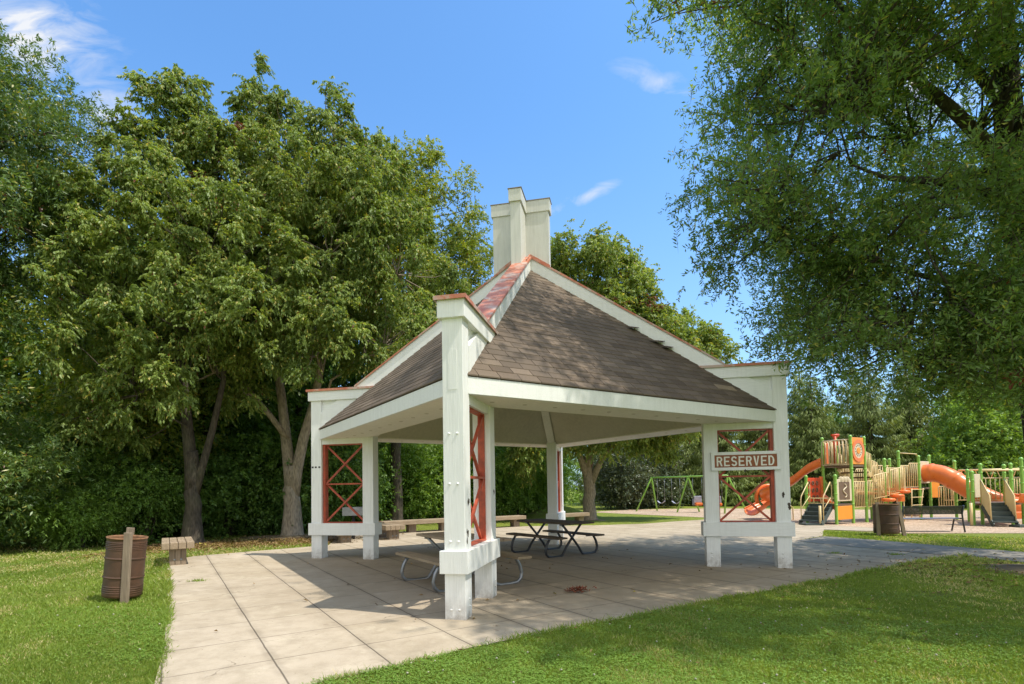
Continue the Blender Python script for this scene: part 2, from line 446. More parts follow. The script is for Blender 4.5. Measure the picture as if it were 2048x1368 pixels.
for k in range(4):
    X = corner_xf(k)
    # ---- outer and inner post
    for r, ztop in ((RO, 3.44), (RI, 2.66)):
        b = MB(); b.box(r - WP, r + WP, -WP, WP, -0.12, ztop)
        po = xf(b, X).build('post', M['paint'], pav, bevel=0.006)
        # bolts (two pairs low, two pairs high on the outer posts)
        spots = [(0.16, 1), (0.24, 1)]
        if r == RO: spots += [(1.55, 2), (2.12, 2), (0.9, 2), (0.14, 2)]
        for z, mode in spots:
            if mode == 1:
                for sy in (-1, 1):
                    bm = MB(); bm.lathe([(0.0001, 0.012), (0.013, 0.010), (0.016, 0.0)], n=8,
                             M=Matrix.Translation((r - 0.03, sy * (WP), z)) @ Matrix.Rotation(-sy * PI / 2, 4, 'X'))
                    xf(bm, X).build('bolt', M['paint'], po)
            else:
                for yy in (-0.05, 0.045):
                    bm = MB(); bm.lathe([(0.0001, 0.012), (0.013, 0.010), (0.016, 0.0)], n=8,
                             M=Matrix.Translation((r + WP, yy, z)) @ Matrix.Rotation(PI / 2, 4, 'Y'))
                    xf(bm, X).build('bolt', M['paint'], po)
    # ---- bottom band wrapping both posts (four boards, mitred corners read as butt joints)
    b = MB()
    r0, r1, yb, z0, z1 = RI - WP - 0.052, RO + WP + 0.048, 0.165, 0.545, 0.80
    b.box(r0 + 0.04, r1 - 0.04, -yb, -yb + 0.04, z0, z1)
    b.box(r0 + 0.04, r1 - 0.04, yb - 0.04, yb, z0, z1)
    b.box(r1 - 0.04, r1, -yb, yb, z0, z1); b.box(r0, r0 + 0.04, -yb, yb, z0, z1)
    b.box(r0 + 0.03, r1 - 0.03, -yb + 0.03, yb - 0.03, z0 + 0.01, z1 - 0.006)
    xf(b, X).build('band', M['paint_x'] if k % 2 == 0 else M['paint'], pav, bevel=0.004)
    # ---- head piece over the window opening
    b = MB(); b.box(RI + WP, RO - WP, -0.10, 0.10, 2.49, 2.64)
    xf(b, X).build('lintel', M['paint_x'] if k % 2 == 0 else M['paint'], pav, bevel=0.004)
    # ---- red steel lattice
    a0, a1, h0, h1, hm = RI + WP, RO - WP, 0.80, 2.49, 1.633
    b = MB()
    b.box(a1 - 0.055, a1, -0.06, 0.06, h0, h1); b.box(a0, a0 + 0.022, -0.045, 0.045, h0, h1)
    b.box(a0 + .022, a1 - .055, -0.05, 0.05, h1 - 0.02, h1); b.box(a0 + .022, a1 - .055, -0.05, 0.05, h0, h0 + 0.02)
    b.bar((a0 + .02, 0, hm), (a1 - .055, 0, hm), 0.09, 0.03)
    for (za, zb) in ((h0 + .02, hm), (hm, h1 - .02)):
        b.bar((a0 + .02, -0.02, za), (a1 - .05, -0.02, zb), 0.035, 0.036)
        b.bar((a0 + .02, 0.02, zb), (a1 - .05, 0.02, za), 0.035, 0.036)
    xf(b, X).build('lattice', M['lattice'], pav)
    # ---- gable panel between outer post and roof
    b = MB()
    b.extr([(RO - WP, -0.075, 2.85), (RO - WP, -0.075, 3.44), (3.62, -0.075, 3.44), (3.45, -0.075, 3.44)], (0, 0.15, 0))
    xf(b, X).build('gable_panel', M['paint_x'] if k % 2 == 0 else M['paint'], pav)
    # ---- cap beam
    b = MB()
    rt = (Z0 - 3.66) / SL - 0.162; rb = (Z0 - 3.436) / SL - 0.162
    b.extr([(4.802, -0.162, 3.436), (4.802, -0.162, 3.66), (rt, -0.162, 3.66), (rb, -0.162, 3.436)][::-1], (0, 0.324, 0))
    cap = xf(b, X).build('cap', M['paint_x'] if k % 2 == 0 else M['paint'], pav, bevel=0.004)
    b = MB()
    b.box(rt - 0.03, 4.835, -0.19, 0.19, 3.661, 3.683); b.box(rt - 0.02, 4.835, -0.192, -0.182, 3.635, 3.67)
    b.box(rt - 0.02, 4.835, 0.182, 0.192, 3.635, 3.67); b.box(4.825, 4.837, -0.192, 0.192, 3.635, 3.68)
    xf(b, X).build('flashing', M['copper'], cap)
    # ---- hip beam
    zt = lambda r: 6.16 - 0.662 * r
    b = MB(); re = RO - WP - 0.002
    b.extr([(0.13, -0.13, zt(0.13)), (re, -0.13, zt(re)), (re, -0.13, zt(re) - 0.45), (0.13, -0.13, zt(0.13) - 0.45)], (0, 0.26, 0))
    hip = xf(b, X).build('hip_beam', M['paint_x'] if k % 2 == 0 else M['paint'], pav, bevel=0.004)
    b = MB(); rs = 3.71
    def hp(r, y, dz): return (r, y, zt(r) + dz)
    # metal sheet in a few overlapping lengths with turned-down edges
    cuts = [0.15, 0.95, 1.8, 2.75, rs]
    for i in range(4):
        c0, c1 = cuts[i], cuts[i + 1] + (0.03 if i < 3 else 0); up = 0.004 * (3 - i) + 0.003
        b.hexa([hp(c0, -0.15, up), hp(c1, -0.15, up), hp(c1, 0.15, up), hp(c0, 0.15, up)],
               [hp(c0, -0.15, up + 0.012), hp(c1, -0.15, up + 0.012), hp(c1, 0.15, up + 0.012), hp(c0, 0.15, up + 0.012)])
    for sy in (-1, 1):
        b.hexa([hp(0.15, sy * 0.15 - .004, -0.02), hp(rs, sy * 0.15 - .004, -0.02), hp(rs, sy * 0.15 + .004, -0.02), hp(0.15, sy * 0.15 + .004, -0.02)],
               [hp(0.15, sy * 0.15 - .004, 0.016), hp(rs, sy * 0.15 - .004, 0.016), hp(rs, sy * 0.15 + .004, 0.016), hp(0.15, sy * 0.15 + .004, 0.016)])
    xf(b, X).build('flashing', M['copper'], hip)
    # ---- underside hip member
    b = MB()
    q = lambda r: 2.64 + SL * (3.50 - r)
    b.extr([(0.05, -0.09, q(0.05) + .05), (RI - .05, -0.09, q(RI - .05) + .05), (RI - .05, -0.09, q(RI - .05) - 0.14), (0.05, -0.09, q(0.05) - 0.14)], (0, 0.18, 0))
    xf(b, X).build('rafter', M['soffit'], pav)

PMAX = SE / math.sqrt(2)         # half side of the eave square
def face_pt(u, p, z): return Vector((p, u, z))     # face frame: +x outward, y along the eave
def zroof(p): return Z0 - SL * p * math.sqrt(2)
for k in range(4):
    X = Matrix.Rotation(PI / 4 + k * PI / 2, 4, 'Z')
    # ---- roof deck + individual shingle tabs
    b = MB()
    th = 0.05
    e0 = PMAX - 0.012
    base = [(e0, -e0, zroof(e0) - .004), (e0, e0, zroof(e0) - .004), (0.02, 0.02, zroof(0.02) - .004), (0.02, -0.02, zroof(0.02) - .004)]
    low = [(x, y, z - th) for x, y, z in base]
    b.hexa(low, base, 0.2)
    dp = 0.1035; n = int(PMAX / dp)
    rr = random.Random(100 + k)
    for i in range(n + 1):
        p0 = PMAX + 0.01 - i * dp; p1 = max(0.03, p0 - dp - 0.02)
        if p0 < 0.1: break
        tabw = 0.305; off = (i % 2) * tabw / 2 + rr.uniform(-0.02, 0.02)
        u = -p0 - tabw + off
        while u < p0:
            a = u + 0.0045; c = u + tabw - 0.0045; u += tabw
            lo0, lo1 = max(a, -p0), min(c, p0)
            hi0, hi1 = max(a, -p1), min(c, p1)
            if lo1 - lo0 < 0.01: continue
            if hi1 < hi0: hi0 = hi1 = max(-p1, min(p1, (a + c) / 2))
            t = min(1, max(0, rr.gauss(0.45, 0.2) + 0.15 * math.sin(i * 1.7 + u)))
            dz0 = 0.013 + rr.uniform(0, 0.006); dz1 = 0.003
            zb0, zb1 = zroof(p0), zroof(p1)
            b.hexa([(p0, lo0, zb0 - .002), (p0, lo1, zb0 - .002), (p1, hi1, zb1 - .003), (p1, hi0, zb1 - .003)],
                   [(p0, lo0, zb0 + dz0), (p0, lo1, zb0 + dz0), (p1, hi1, zb1 + dz1), (p1, hi0, zb1 + dz1)], t)
    roof = xf(b, X).build('roof', M['shingle'], pav)
    # ---- fascia
    b = MB(); pf = 4.675 / math.sqrt(2); L = pf - 0.175
    b.extr([(pf - 0.04, -L, 2.60), (pf, -L, 2.60), (pf, -L, 2.802), (pf - 0.04, -L, 2.802)], (0, 2 * L, 0))
    xf(b, X).build('fascia', M['paint_x'], pav, bevel=0.003)
    # ---- flat soffit
    b = MB(); pi_ = 3.50 / math.sqrt(2); po_ = pf - 0.035
    lo = [(pi_, -pi_, 2.604), (po_, -po_, 2.604), (po_, po_, 2.604), (pi_, pi_, 2.604)]
    b.hexa(lo, [(x, y, 2.63) for x, y, z in lo])
    sof = xf(b, X).build('soffit', M['soffit'], pav)
    # ---- round vents
    b = MB()
    for i in range(11):
        u = -2.55 + i * 0.51
        b2 = MB(); b2.lathe([(0.0001, 2.601), (0.030, 2.601), (0.034, 2.604)], c=((pi_ + po_) / 2, u, 0), n=10)
        xf(b2, X).build('vent', M['ceiling'], sof)
    # ---- sloped ceiling
    b = MB()
    zc = lambda p: 2.62 + SL * (3.50 - p * math.sqrt(2))
    lo = [(pi_ + .02, -pi_ - .02, zc(pi_ + .02)), (pi_ + .02, pi_ + .02, zc(pi_ + .02)), (0.01, 0.01, zc(0.01)), (0.01, -0.01, zc(0.01))]
    b.hexa([(x, y, z) for x, y, z in lo], [(x, y, z + 0.02) for x, y, z in lo])
    xf(b, X).build('ceiling', M['ceiling'], pav)

# curled shingle tabs beside the right-hand hip
for r, s in ((2.08, 0.12), (2.52, 0.15), (2.70, 0.12)):
    b = MB(); z = Z0 - SL * (r + 0.17)
    b.hexa([(r - s, -0.33, z + 0.02), (r + s * .3, -0.36, z - .04), (r + s, -0.16, z + 0.02), (r, -0.14, z + 0.05)],
           [(r - s, -0.33, z + 0.028), (r + s * .3, -0.36, z - .03), (r + s, -0.16, z + 0.03), (r, -0.14, z + 0.06)], 0.1)
    b.build('loose_shingle', M['shingle'], pav)
# bare pale patch where tabs are missing, just above the right corner
b = MB()
for r, y, w in ((3.62, -0.45, 0.19),):
    z = Z0 - SL * (r - y)
    b.hexa([(r - w, y - w, z + .013), (r - w + .07, y - w - .07, z - .082), (r + w + .07, y + w - .07, z - .082), (r + w, y + w, z + .013)],
           [(r - w, y - w, z + .019), (r - w + .07, y - w - .07, z - .076), (r + w + .07, y + w - .07, z - .076), (r + w, y + w, z + .019)], 1.0)
b.build('missing_shingle_patch', M['oldwood'], pav)

# ---- cross-shaped top
cu = empty('cupola', (0, 0, 0)); cu.parent = pav
cxo = -0.066
b = MB(); b.box(cxo - 0.57, cxo + 0.57, -0.10, 0.10, 5.35, 7.0)
b.build('fin', M['cupola'], cu, bevel=0.004)
b = MB(); b.box(cxo - 0.10, cxo + 0.10, -0.61, 0.61, 5.35, 6.995)
b.build('fin', M['cupola'], cu, bevel=0.004)
b = MB(); b.box(cxo - 0.60, cxo + 0.60, -0.125, 0.125, 6.99, 7.228)
b.build('cap', M['cupola'], cu, bevel=0.004)
b = MB(); b.box(cxo - 0.125, cxo + 0.125, -0.645, 0.645, 6.985, 7.222)
b.build('cap', M['cupola'], cu, bevel=0.004)
b = MB(); b.box(cxo - 0.612, cxo + 0.612, -0.137, 0.137, 7.229, 7.243); b.box(cxo - 0.137, cxo + 0.137, -0.657, 0.657, 7.226, 7.240)
b.build('flashing', mat_simple('dull_flashing', (0.28, 0.24, 0.19), 0.7), cu)
b = MB()     # red upstand flashing where the top meets the hips
for kk in range(4):
    Xk = RZ90(kk)
    for sy in (-1, 1):
        f = MB()
        q0 = [(0.13, sy * 0.128, 6.16 - 0.662 * 0.13), (0.52, sy * 0.128, 6.16 - 0.662 * 0.52), (0.52, sy * 0.128, 6.16 - 0.662 * 0.52 + .07), (0.13, sy * 0.128, 6.16 - .662 * .13 + .07)]
        f.extr(q0, (0, -sy * 0.018, 0)); xf(f, Xk)
        b._add(f.v, f.f)
b.build('upstand', M['copper'], cu)

# metal repair plate and paint chips on the front post, small number tags on the left post
b = MB(); b.box(-0.052, 0.052, -(RO + WP + 0.004), -(RO + WP), 2.62, 3.08)
b.build('repair_plate', M['paint'], pav)
def chip(cx_, cz_, s, face, seed):
    r_ = random.Random(seed); b = MB()
    for j in range(3):
        n = 9; ox, oz = r_.uniform(-s, s) * .5, r_.uniform(-s, s) * .9
        pts = [(ox + s * r_.uniform(.2, .6) * math.cos(2 * PI * i / n), oz + s * r_.uniform(.3, 1.0) * math.sin(2 * PI * i / n)) for i in range(n)]
        if face == 'F_side': P3 = [(WP + 0.0015, cx_ + a, cz_ + c) for a, c in pts]; v = (0.0015, 0, 0)
        else: P3 = [(cx_ + a, -WP - 0.0015, cz_ + c) for a, c in pts]; v = (0, -0.0015, 0)
        b.extr(P3, v)
    return b
chipm = mat_simple('bare_weathered_wood_chip', (0.10, 0.085, 0.07), 0.9, 0.1, var=0.4, scale=30)
for a in ((-(RO) + .03, 1.32, .045, 'F_side', 1), (-(RO) - .02, 0.95, .05, 'F_side', 2), (-(RI) + .03, 1.45, .035, 'F_side', 3),
          (RO + .01, 1.30, .045, 'R', 4), (RO + .085, 1.09, .05, 'R', 5), (-(RO) - .05, 1.0, .03, 'F_side', 6)):
    chip(*a).build('paint_chip', chipm, pav)
b = MB()
for i, x in enumerate((-RO - .085, -RO - .01, -RO + .075)):
    b.box(x - 0.022, x + 0.022, -WP - 0.004, -WP - 0.001, 1.985, 2.02)
b.build('number_tag', M['dark'], pav)

# ================================================================== RESERVED SIGN (hangs on the right pier)
sg = at('reserved_sign', CX, CY, RZP, 'brown sign reading RESERVED in a pale frame, fixed across the right pier', 'sign')
sx0, sx1, sz0, sz1 = 3.425, 4.60, 1.742, 2.078
b = MB(); b.box(sx0 + .05, sx1 - .05, -0.158, -0.128, sz0 + .045, sz1 - .045)
b.build('board', M['brownsign'], sg)
b = MB()
b.box(sx0, sx1, -0.170, -0.130, sz0, sz0 + .055); b.box(sx0, sx1, -0.170, -0.130, sz1 - .055, sz1)
b.box(sx0, sx0 + .058, -0.1695, -0.130, sz0 + .055, sz1 - .055); b.box(sx1 - .058, sx1, -0.1695, -0.130, sz0 + .055, sz1 - .055)
b.build('frame', M['paint_x'], sg, bevel=0.003)
# block letters with hard corners, drawn stroke by stroke
def letter(ch, x, w, h, t):
    P = []
    def bx(a, b_, c, d): P.append([(a, c), (b_, c), (b_, d), (a, d)])
    def bowl(y0, y1, right=True):
        rad = (y1 - y0) / 2; xo = x + w; yc = (y0 + y1) / 2; rx = min(w * 0.55, rad)
        xs = xo - rx
        bx(x + t, xs, y0, y0 + t * .9); bx(x + t, xs, y1 - t * .9, y1)
        N = 10
        for i in range(N):
            a0 = -PI / 2 + PI * i / N; a1 = -PI / 2 + PI * (i + 1) / N
            P.append([(xs + rx * math.cos(a0), yc + rad * math.sin(a0)), (xs + rx * math.cos(a1), yc + rad * math.sin(a1)),
                      (xs + (rx - t) * math.cos(a1), yc + (rad - t * .9) * math.sin(a1)), (xs + (rx - t) * math.cos(a0), yc + (rad - t * .9) * math.sin(a0))])
    if ch in 'RD': bx(x, x + t, 0, h)
    if ch == 'R':
        bowl(h * 0.44, h)
        P.append([(x + w * .45, h * .46), (x + w - t * 1.02, 0), (x + w + .002, 0), (x + w * .45 + t, h * .5)])
    if ch == 'D': bowl(0, h)
    if ch == 'E':
        bx(x, x + t, 0, h); bx(x + t, x + w, 0, t * .9); bx(x + t, x + w, h - t * .9, h); bx(x + t, x + w * .88, h * .5 - t * .45, h * .5 + t * .45)
    if ch == 'V':
        m_ = x + w / 2
        P.append([(x, h), (m_ - t * .5, 0), (m_ + t * .1, 0), (m_ + t * .1, h * .22), (x + t, h)])
        P.append([(x + w - t, h), (m_ + t * .1, h * .22), (m_ + t * .1, 0), (m_ + t * .5, 0), (x + w, h)])
    if ch == 'S':
        N = 26; pts = []
        cx_ = x + w / 2; rx = w / 2 - t / 2; ry = h / 4 - t * .22
        for i in range(N + 1):
            u = i / N
            if u < .5: a = PI * (0.12 + 1.38 * (u / .5)); pts.append((cx_ + rx * math.cos(a), h * .75 - t * .2 + ry * math.sin(a)))
            else: a = PI * (0.5 - 1.38 * ((u - .5) / .5)); pts.append((cx_ + rx * math.cos(a), h * .25 + t * .2 + ry * math.sin(a)))
        for i in range(N):
            (xa, ya), (xb, yb) = pts[i], pts[i + 1]
            dx, dy = xb - xa, yb - ya; L = math.hypot(dx, dy) or 1; nx, ny = -dy / L * t / 2, dx / L * t / 2
            ex, ey = dx / L * .003, dy / L * .003
            P.append([(xa + nx - ex, ya + ny - ey), (xa - nx - ex, ya - ny - ey), (xb - nx + ex, yb - ny + ey), (xb + nx + ex, yb + ny + ey)])
    return P
lx = sx0 + .095; LW = 0.098; LH = 0.175
for ch in 'RESERVED':
    b = MB()
    for i, poly in enumerate(letter(ch, lx, LW, LH, 0.027)):
        b.extr([(px_, -0.1595, sz0 + .078 + py_) for px_, py_ in poly], (0, -0.003 - 0.00004 * i, 0))
    b.build('letter', M['letter'], sg)
    lx += LW + 0.0275
chip(4.0, 1.73, .03, 'R', 9).build('paint_chip', chipm, sg).location.y = -0.05

# ================================================================== PICNIC TABLES
def picnic_table(x, y, dir_, label, wood, length=1.83, W=1.45):
    rz = math.atan2(dir_[1], dir_[0])
    t = at('picnic_table', x, y, rz, label, 'picnic table', 'picnic tables under the roof')
    for i in range(5):
        b = MB(); yy = -0.36 + i * 0.147
        b.box(-length / 2 + random.uniform(-.004, .004), length / 2, yy, yy + 0.138, 0.70, 0.738)
        b.build('tabletop_board', M['darkwood'] if wood == 'dark' else M['oldwood'], t, bevel=0.004)
    for s in (-1, 1):
        b = MB()
        y0 = s * (W / 2 - 0.25)
        b.box(-length / 2, length / 2, min(y0, y0 + s * .25), max(y0, y0 + s * .25), 0.415, 0.452)
        b.build('seat', M['darkwood'] if wood == 'dark' else M['yellowwood'], t, bevel=0.004)
    for ex in (-length / 2 + 0.32, length / 2 - 0.32):
        for s in (-1, 1):
            pts = [(ex, s * -0.30, 0.69), (ex, s * -0.02, 0.40), (ex, s * 0.16, 0.20), (ex, s * 0.225, 0.10), (ex, s * 0.27, 0.045), (ex, s * 0.34, 0.022),
                   (ex, s * 0.55, 0.022), (ex, s * 0.66, 0.035), (ex, s * 0.72, 0.09), (ex, s * 0.735, 0.17), (ex, s * 0.70, 0.29), (ex, s * 0.655, 0.36), (ex, s * 0.62, 0.41)]
            b = MB(); b.tube([(p[0] + s * 0.022, p[1], p[2]) for p in pts], 0.027, 8)
            b.build('frame_tube', M['galv'] if wood != 'dark' else M['blacksteel'], t)
        b = MB(); b.bar((ex, -0.34, 0.685), (ex, 0.34, 0.685), 0.05, 0.028)
        for s in (-1, 1): b.bar((ex, s * (W / 2 - .24), 0.405), (ex, s * (W / 2 - .02), 0.405), 0.05, 0.02)
        b.build('bracket', M['galv'], t)
    b = MB(); b.bar((-length / 2 + .32, 0, 0.66), (0, 0, 0.30), 0.03, 0.012); b.bar((length / 2 - .32, 0, 0.66), (0, 0, 0.30), 0.03, 0.012)
    return t
picnic_table(-0.83, 8.47, (0.544, -0.839), 'picnic table with yellow-brown seats and galvanised legs right behind the front pier', 'y')
picnic_table(0.92, 12.13, (0.60, -0.80), 'dark weathered picnic table standing in front of the back pier', 'dark', W=1.35)

# ================================================================== TIMBER BENCHES
def timber_bench(x, y, dir_, length, label, h=0.47, legs=2, w=0.56, z_in=0.24):
    rz = math.atan2(dir_[1], dir_[0])
    t = at('timber_bench', x, y, rz, label, 'bench', 'heavy timber benches around the paving')
    n = 4; bw = w / n
    for i in range(n):
        b = MB(); yy = -w / 2 + i * bw
        b.box(0, length + random.uniform(-.015, .015), yy + .004, yy + bw - .004, h - 0.135, h + random.uniform(-.004, .004))
        b.build('seat_beam', M['oldwood'], t, bevel=0.01)
    xs = [z_in, length - z_in][:legs]
    for xx in xs:
        for s in (-1, 0, 1):
            b = MB(); b.box(xx - 0.13, xx + 0.13, s * 0.098 - .046, s * 0.098 + .046, -0.05, h - 0.137)
            b.build('pedestal', M['oldwoodz'], t, bevel=0.008)
        for sy in (-1, 1):
            b = MB(); b.lathe([(0.0001, 0.008), (0.02, 0.006), (0.022, 0)], n=8, M=Matrix.Translation((xx - 0.13, sy * 0.055, 0.12)) @ Matrix.Rotation(-PI / 2, 4, 'Y'))
            b.build('bolt', M['galv'], t)
    return t
dDL = (-0.544, 0.839); dDp = (0.839, 0.544)
timber_bench(-6.60, 10.60, dDL, 1.5, 'weathered four-beam bench seen end on at the left corner of the paving')
timber_bench(-3.40, 15.60, dDL, 1.5, 'short timber bench seen end on just right of the left pier', h=0.43, w=0.60)
timber_bench(-4.35, 17.75, dDp, 3.3, 'long timber bench along the back edge, between left pier and front pier', h=0.42, z_in=1.05)
timber_bench(-1.10, 19.85, dDp, 1.75, 'timber bench on the back edge, right of the front pier', h=0.42, z_in=0.35)
timber_bench(1.55, 21.3, dDp, 1.75, 'timber bench at the foot of the tree behind the back pier', h=0.44, z_in=0.35)
timber_bench(-4.55, 14.75, dDL, 1.5, 'low timber bench in shade behind the left pier', h=0.36)

# ================================================================== BARRELS
def barrel(name_label, x, y, lean, posts, tilt_dir=0.0, sc_=1.0, sh=1.0):
    t = at('trash_barrel', x, y, 0, name_label, 'trash barrel')
    R_, H_ = 0.285, 0.88; z0 = 0.07
    prof = [(0.27, 0.0), (R_, 0.012), (R_, 0.04)]
    zz = 0.04
    ribs = []
    for z in (0.07, 0.10, 0.13, 0.16): ribs.append((z, 0.006, 0.009))
    ribs += [(0.295, 0.012, 0.012), (0.575, 0.012, 0.012)]
    for z in (0.71, 0.735, 0.76, 0.785, 0.81): ribs.append((z, 0.006, 0.008))
    for z, a, wd in ribs: prof += [(R_, z - wd * 1.3 - .004), (R_, z - wd * 1.3), (R_ + a, z - wd * .3), (R_ + a, z + wd * .3), (R_, z + wd * 1.3), (R_, z + wd * 1.3 + .004)]
    prof += [(R_, H_ - 0.02), (R_ + 0.008, H_ - 0.015), (R_ + 0.01, H_)]
    L = Matrix.Translation((0, 0, z0)) @ Matrix.Rotation(lean, 4, Vector((math.sin(tilt_dir), math.cos(tilt_dir), 0))) @ Matrix.Diagonal((sc_, sc_, sh, 1))
    b = MB(); b.lathe(prof, n=36, M=L); b.lathe([(0.0001, 0.01), (0.27, 0.01)], n=36, M=L)
    b.build('drum', M['barrel'], t)
    b = MB(); b.lathe([(R_ + 0.010, H_ - .012), (R_ + 0.013, H_ + .004), (R_ - 0.004, H_ + .006), (R_ - 0.006, H_ - 0.02), (R_ - 0.008, 0.3), (R_ - 0.01, 0.05)], n=36, M=L)
    b.build('rim', M['rust'], t)
    for (ax, ay, bx_, by_, hh, w, d) in posts:
        b = MB(); b.bar((ax, ay, -0.15), (bx_, by_, hh), w, d, up=(0, 1, 0))
        b.build('stake', M['oldwoodz'], t, bevel=0.004)
    return t
barrel('brown steel barrel leaning on a grey wooden stake in the left lawn', -5.33, 7.34, math.radians(5), [(0.17, -0.20, 0.215, -0.19, 0.93, 0.095, 0.045), (-0.16, 0.22, -0.06, 0.24, 0.97, 0.09, 0.045)], sc_=.80, sh=.90)
barrel('brown steel barrel held between two stakes beside the black bench', 10.93, 15.75, 0.0, [(-0.34, -0.16, -0.30, -0.10, 0.98, 0.10, 0.05), (0.36, -0.25, 0.22, -0.20, 0.98, 0.10, 0.05)], sc_=1.12, sh=.97)

# ================================================================== GRILL
gr = at('park_grill', -4.72, 15.9, 0.2, 'grey steel charcoal grill on a post behind the left pier lattice', 'grill')
b = MB(); b.tube([(0, 0, -.1), (0, 0, 0.72)], 0.045, 10); b.build('post', M['blacksteel'], gr)
b = MB(); w, d = 0.29, 0.22
b.box(-w, w, -d, d, 0.72, 0.735); b.box(-w, w, -d, -d + .012, 0.735, 0.96); b.box(-w, w, d - .012, d, 0.735, 0.96); b.box(-w, -w + .012, -d + .012, d - .012, 0.735, 0.96); b.box(w - .012, w, -d + .012, d - .012, .735, .96)
b.build('firebox', M['galv'], gr)
b = MB()
for i in range(12): b.tube([(-w + .02, -d + .03 + i * .034, 0.93), (w - .02, -d + .03 + i * .034, 0.93)], 0.005, 5)
b.build('grate', M['blacksteel'], gr)
b = MB(); b.tube([(w, -.1, 0.93), (w + .10, -.1, 0.95), (w + .12, -.1, 1.05), (w + .05, -.1, 1.09), (w, -.1, 1.07)], 0.010, 6); b.build('handle', M['galv'], gr)

# ================================================================== BLACK BENCH by the playground
bb = at('park_bench', 12.15, 16.73, math.atan2(-0.18, 1.72), 'black metal bench with curved mesh back facing the play area', 'bench')
LB = 1.73
def mesh_strip(name, ya, za, yb, zb, mat, n=44, m=6):
    b = MB()
    for i in range(n + 1):
        x = LB * i / n; b.bar((x, ya, za), (x, yb, zb), 0.03, 0.010)
    for j in range(m + 1):
        f = j / m; b.bar((0, ya + (yb - ya) * f, za + (zb - za) * f), (LB, ya + (yb - ya) * f, za + (zb - za) * f), 0.02 if j in (0, m) else .012, 0.02 if j in (0, m) else 0.008)
    return b.build(name, mat, bb)
mesh_strip('backrest', -0.02, 0.80, 0.06, 0.56, M['blacksteel'])
b = MB(); b.box(0, LB, 0.12, 0.50, 0.40, 0.425); b.build('seat', M['bluegrey'], bb, bevel=0.01)
for x in (0.0, LB):
    b = MB(); b.tube([(x, -0.05, -.05), (x, 0.02, 0.30), (x, 0.05, 0.55), (x, -0.03, 0.82)], 0.024, 8); b.tube([(x, 0.55, -.05), (x, 0.45, 0.25), (x, 0.40, 0.40), (x, 0.10, 0.41)], 0.024, 8)
    b.build('leg', M['blacksteel'], bb)

# ================================================================== SWING SET
SH = 2.05
def gz(x, y): return G(x, y)
sw = empty('swing_set', (7.5, 32.75, G(7.5, 32.75)), 0, 'lime green three-frame swing set standing on wood chips at the far side', 'swing set')
ox, oy = 7.5, 32.75
frames = [((7.48, 32.75), (8.94, 33.17)), ((9.46, 31.02), (10.93, 31.39)), ((11.48, 29.13), (12.69, 28.92))]
apx = []
for (a, c) in frames:
    mx, my = (a[0] + c[0]) / 2 - (0.13 if a[0] < 11 else -.0), (a[1] + c[1]) / 2
    apx.append((mx - ox, my - oy))
# apex points measured along one straight bar
apx = [(8.55 - ox, 32.9 - oy), (10.20 - ox, 31.1 - oy), (11.72 - ox, 29.2 - oy)]
for i, (a, c) in enumerate(frames):
    for f in (a, c):
        b = MB(); top = Vector((apx[i][0], apx[i][1], SH)); ft = Vector((f[0] - ox, f[1] - oy, -0.1))
        b.tube([ft, ft + (top - ft) * .93, top - Vector((0, 0, .01)) + (ft - top) * .02, top], 0.048, 8)
        b.build('leg', M['green'], sw)
b = MB(); b.tube([(apx[0][0], apx[0][1], SH), (apx[1][0], apx[1][1], SH), (apx[2][0], apx[2][1], SH)], 0.045, 8); b.build('top_bar', M['green'], sw)
def along(seg, f):
    A_, B_ = Vector((*apx[seg], SH)), Vector((*apx[seg + 1], SH)); return A_ + (B_ - A_) * f
for seg, f0, f1 in ((0, .16, .36), (0, .56, .78)):
    A_, B_ = along(seg, f0), along(seg, f1)
    s_ = empty('swing', (0, 0, 0)); s_.parent = sw
    for q in (A_, B_):
        b = MB(); b.tube([q, q + Vector((0, 0, -1.42))], 0.012, 5); b.build('chain', M['galv'], s_)
    b = MB(); m_ = (A_ + B_) / 2
    pts = [A_ + (B_ - A_) * u + Vector((0, 0, -1.42 - 0.15 * math.sin(PI * u))) for u in (0, .12, .3, .5, .7, .88, 1)]
    for i in range(6): b.bar(pts[i], pts[i + 1], 0.16, 0.02)
    b.build('seat', M['greyplastic'], s_)
for seg, f0, f1 in ((1, .12, .36), (1, .60, .86)):
    A_, B_ = along(seg, f0), along(seg, f1)
    s_ = empty('swing', (0, 0, 0)); s_.parent = sw
    for q in (A_, B_):
        b = MB(); b.tube([q, q + Vector((0, 0, -1.25))], 0.012, 5); b.build('chain', M['galv'], s_)
    c_ = (A_ + B_) / 2 + Vector((0, 0, -1.5))
    b = MB(); b.box(-.22, .22, -.04, .04, 0.0, 0.38); b.box(-.24, -.18, -.04, .25, -.15, .2); b.box(.18, .24, -.04, .25, -.15, .2)
    b.v = [(x + c_.x, y + c_.y, z + c_.z) for x, y, z in b.v]; b.build('high_back', M['greyplastic'], s_, bevel=0.03)
    b = MB(); b.box(-.2, .2, -.3, 0.0, -0.16, 0.0); b.v = [(x + c_.x, y + c_.y, z + c_.z) for x, y, z in b.v]; b.build('seat', M['orange'], s_, bevel=0.05)

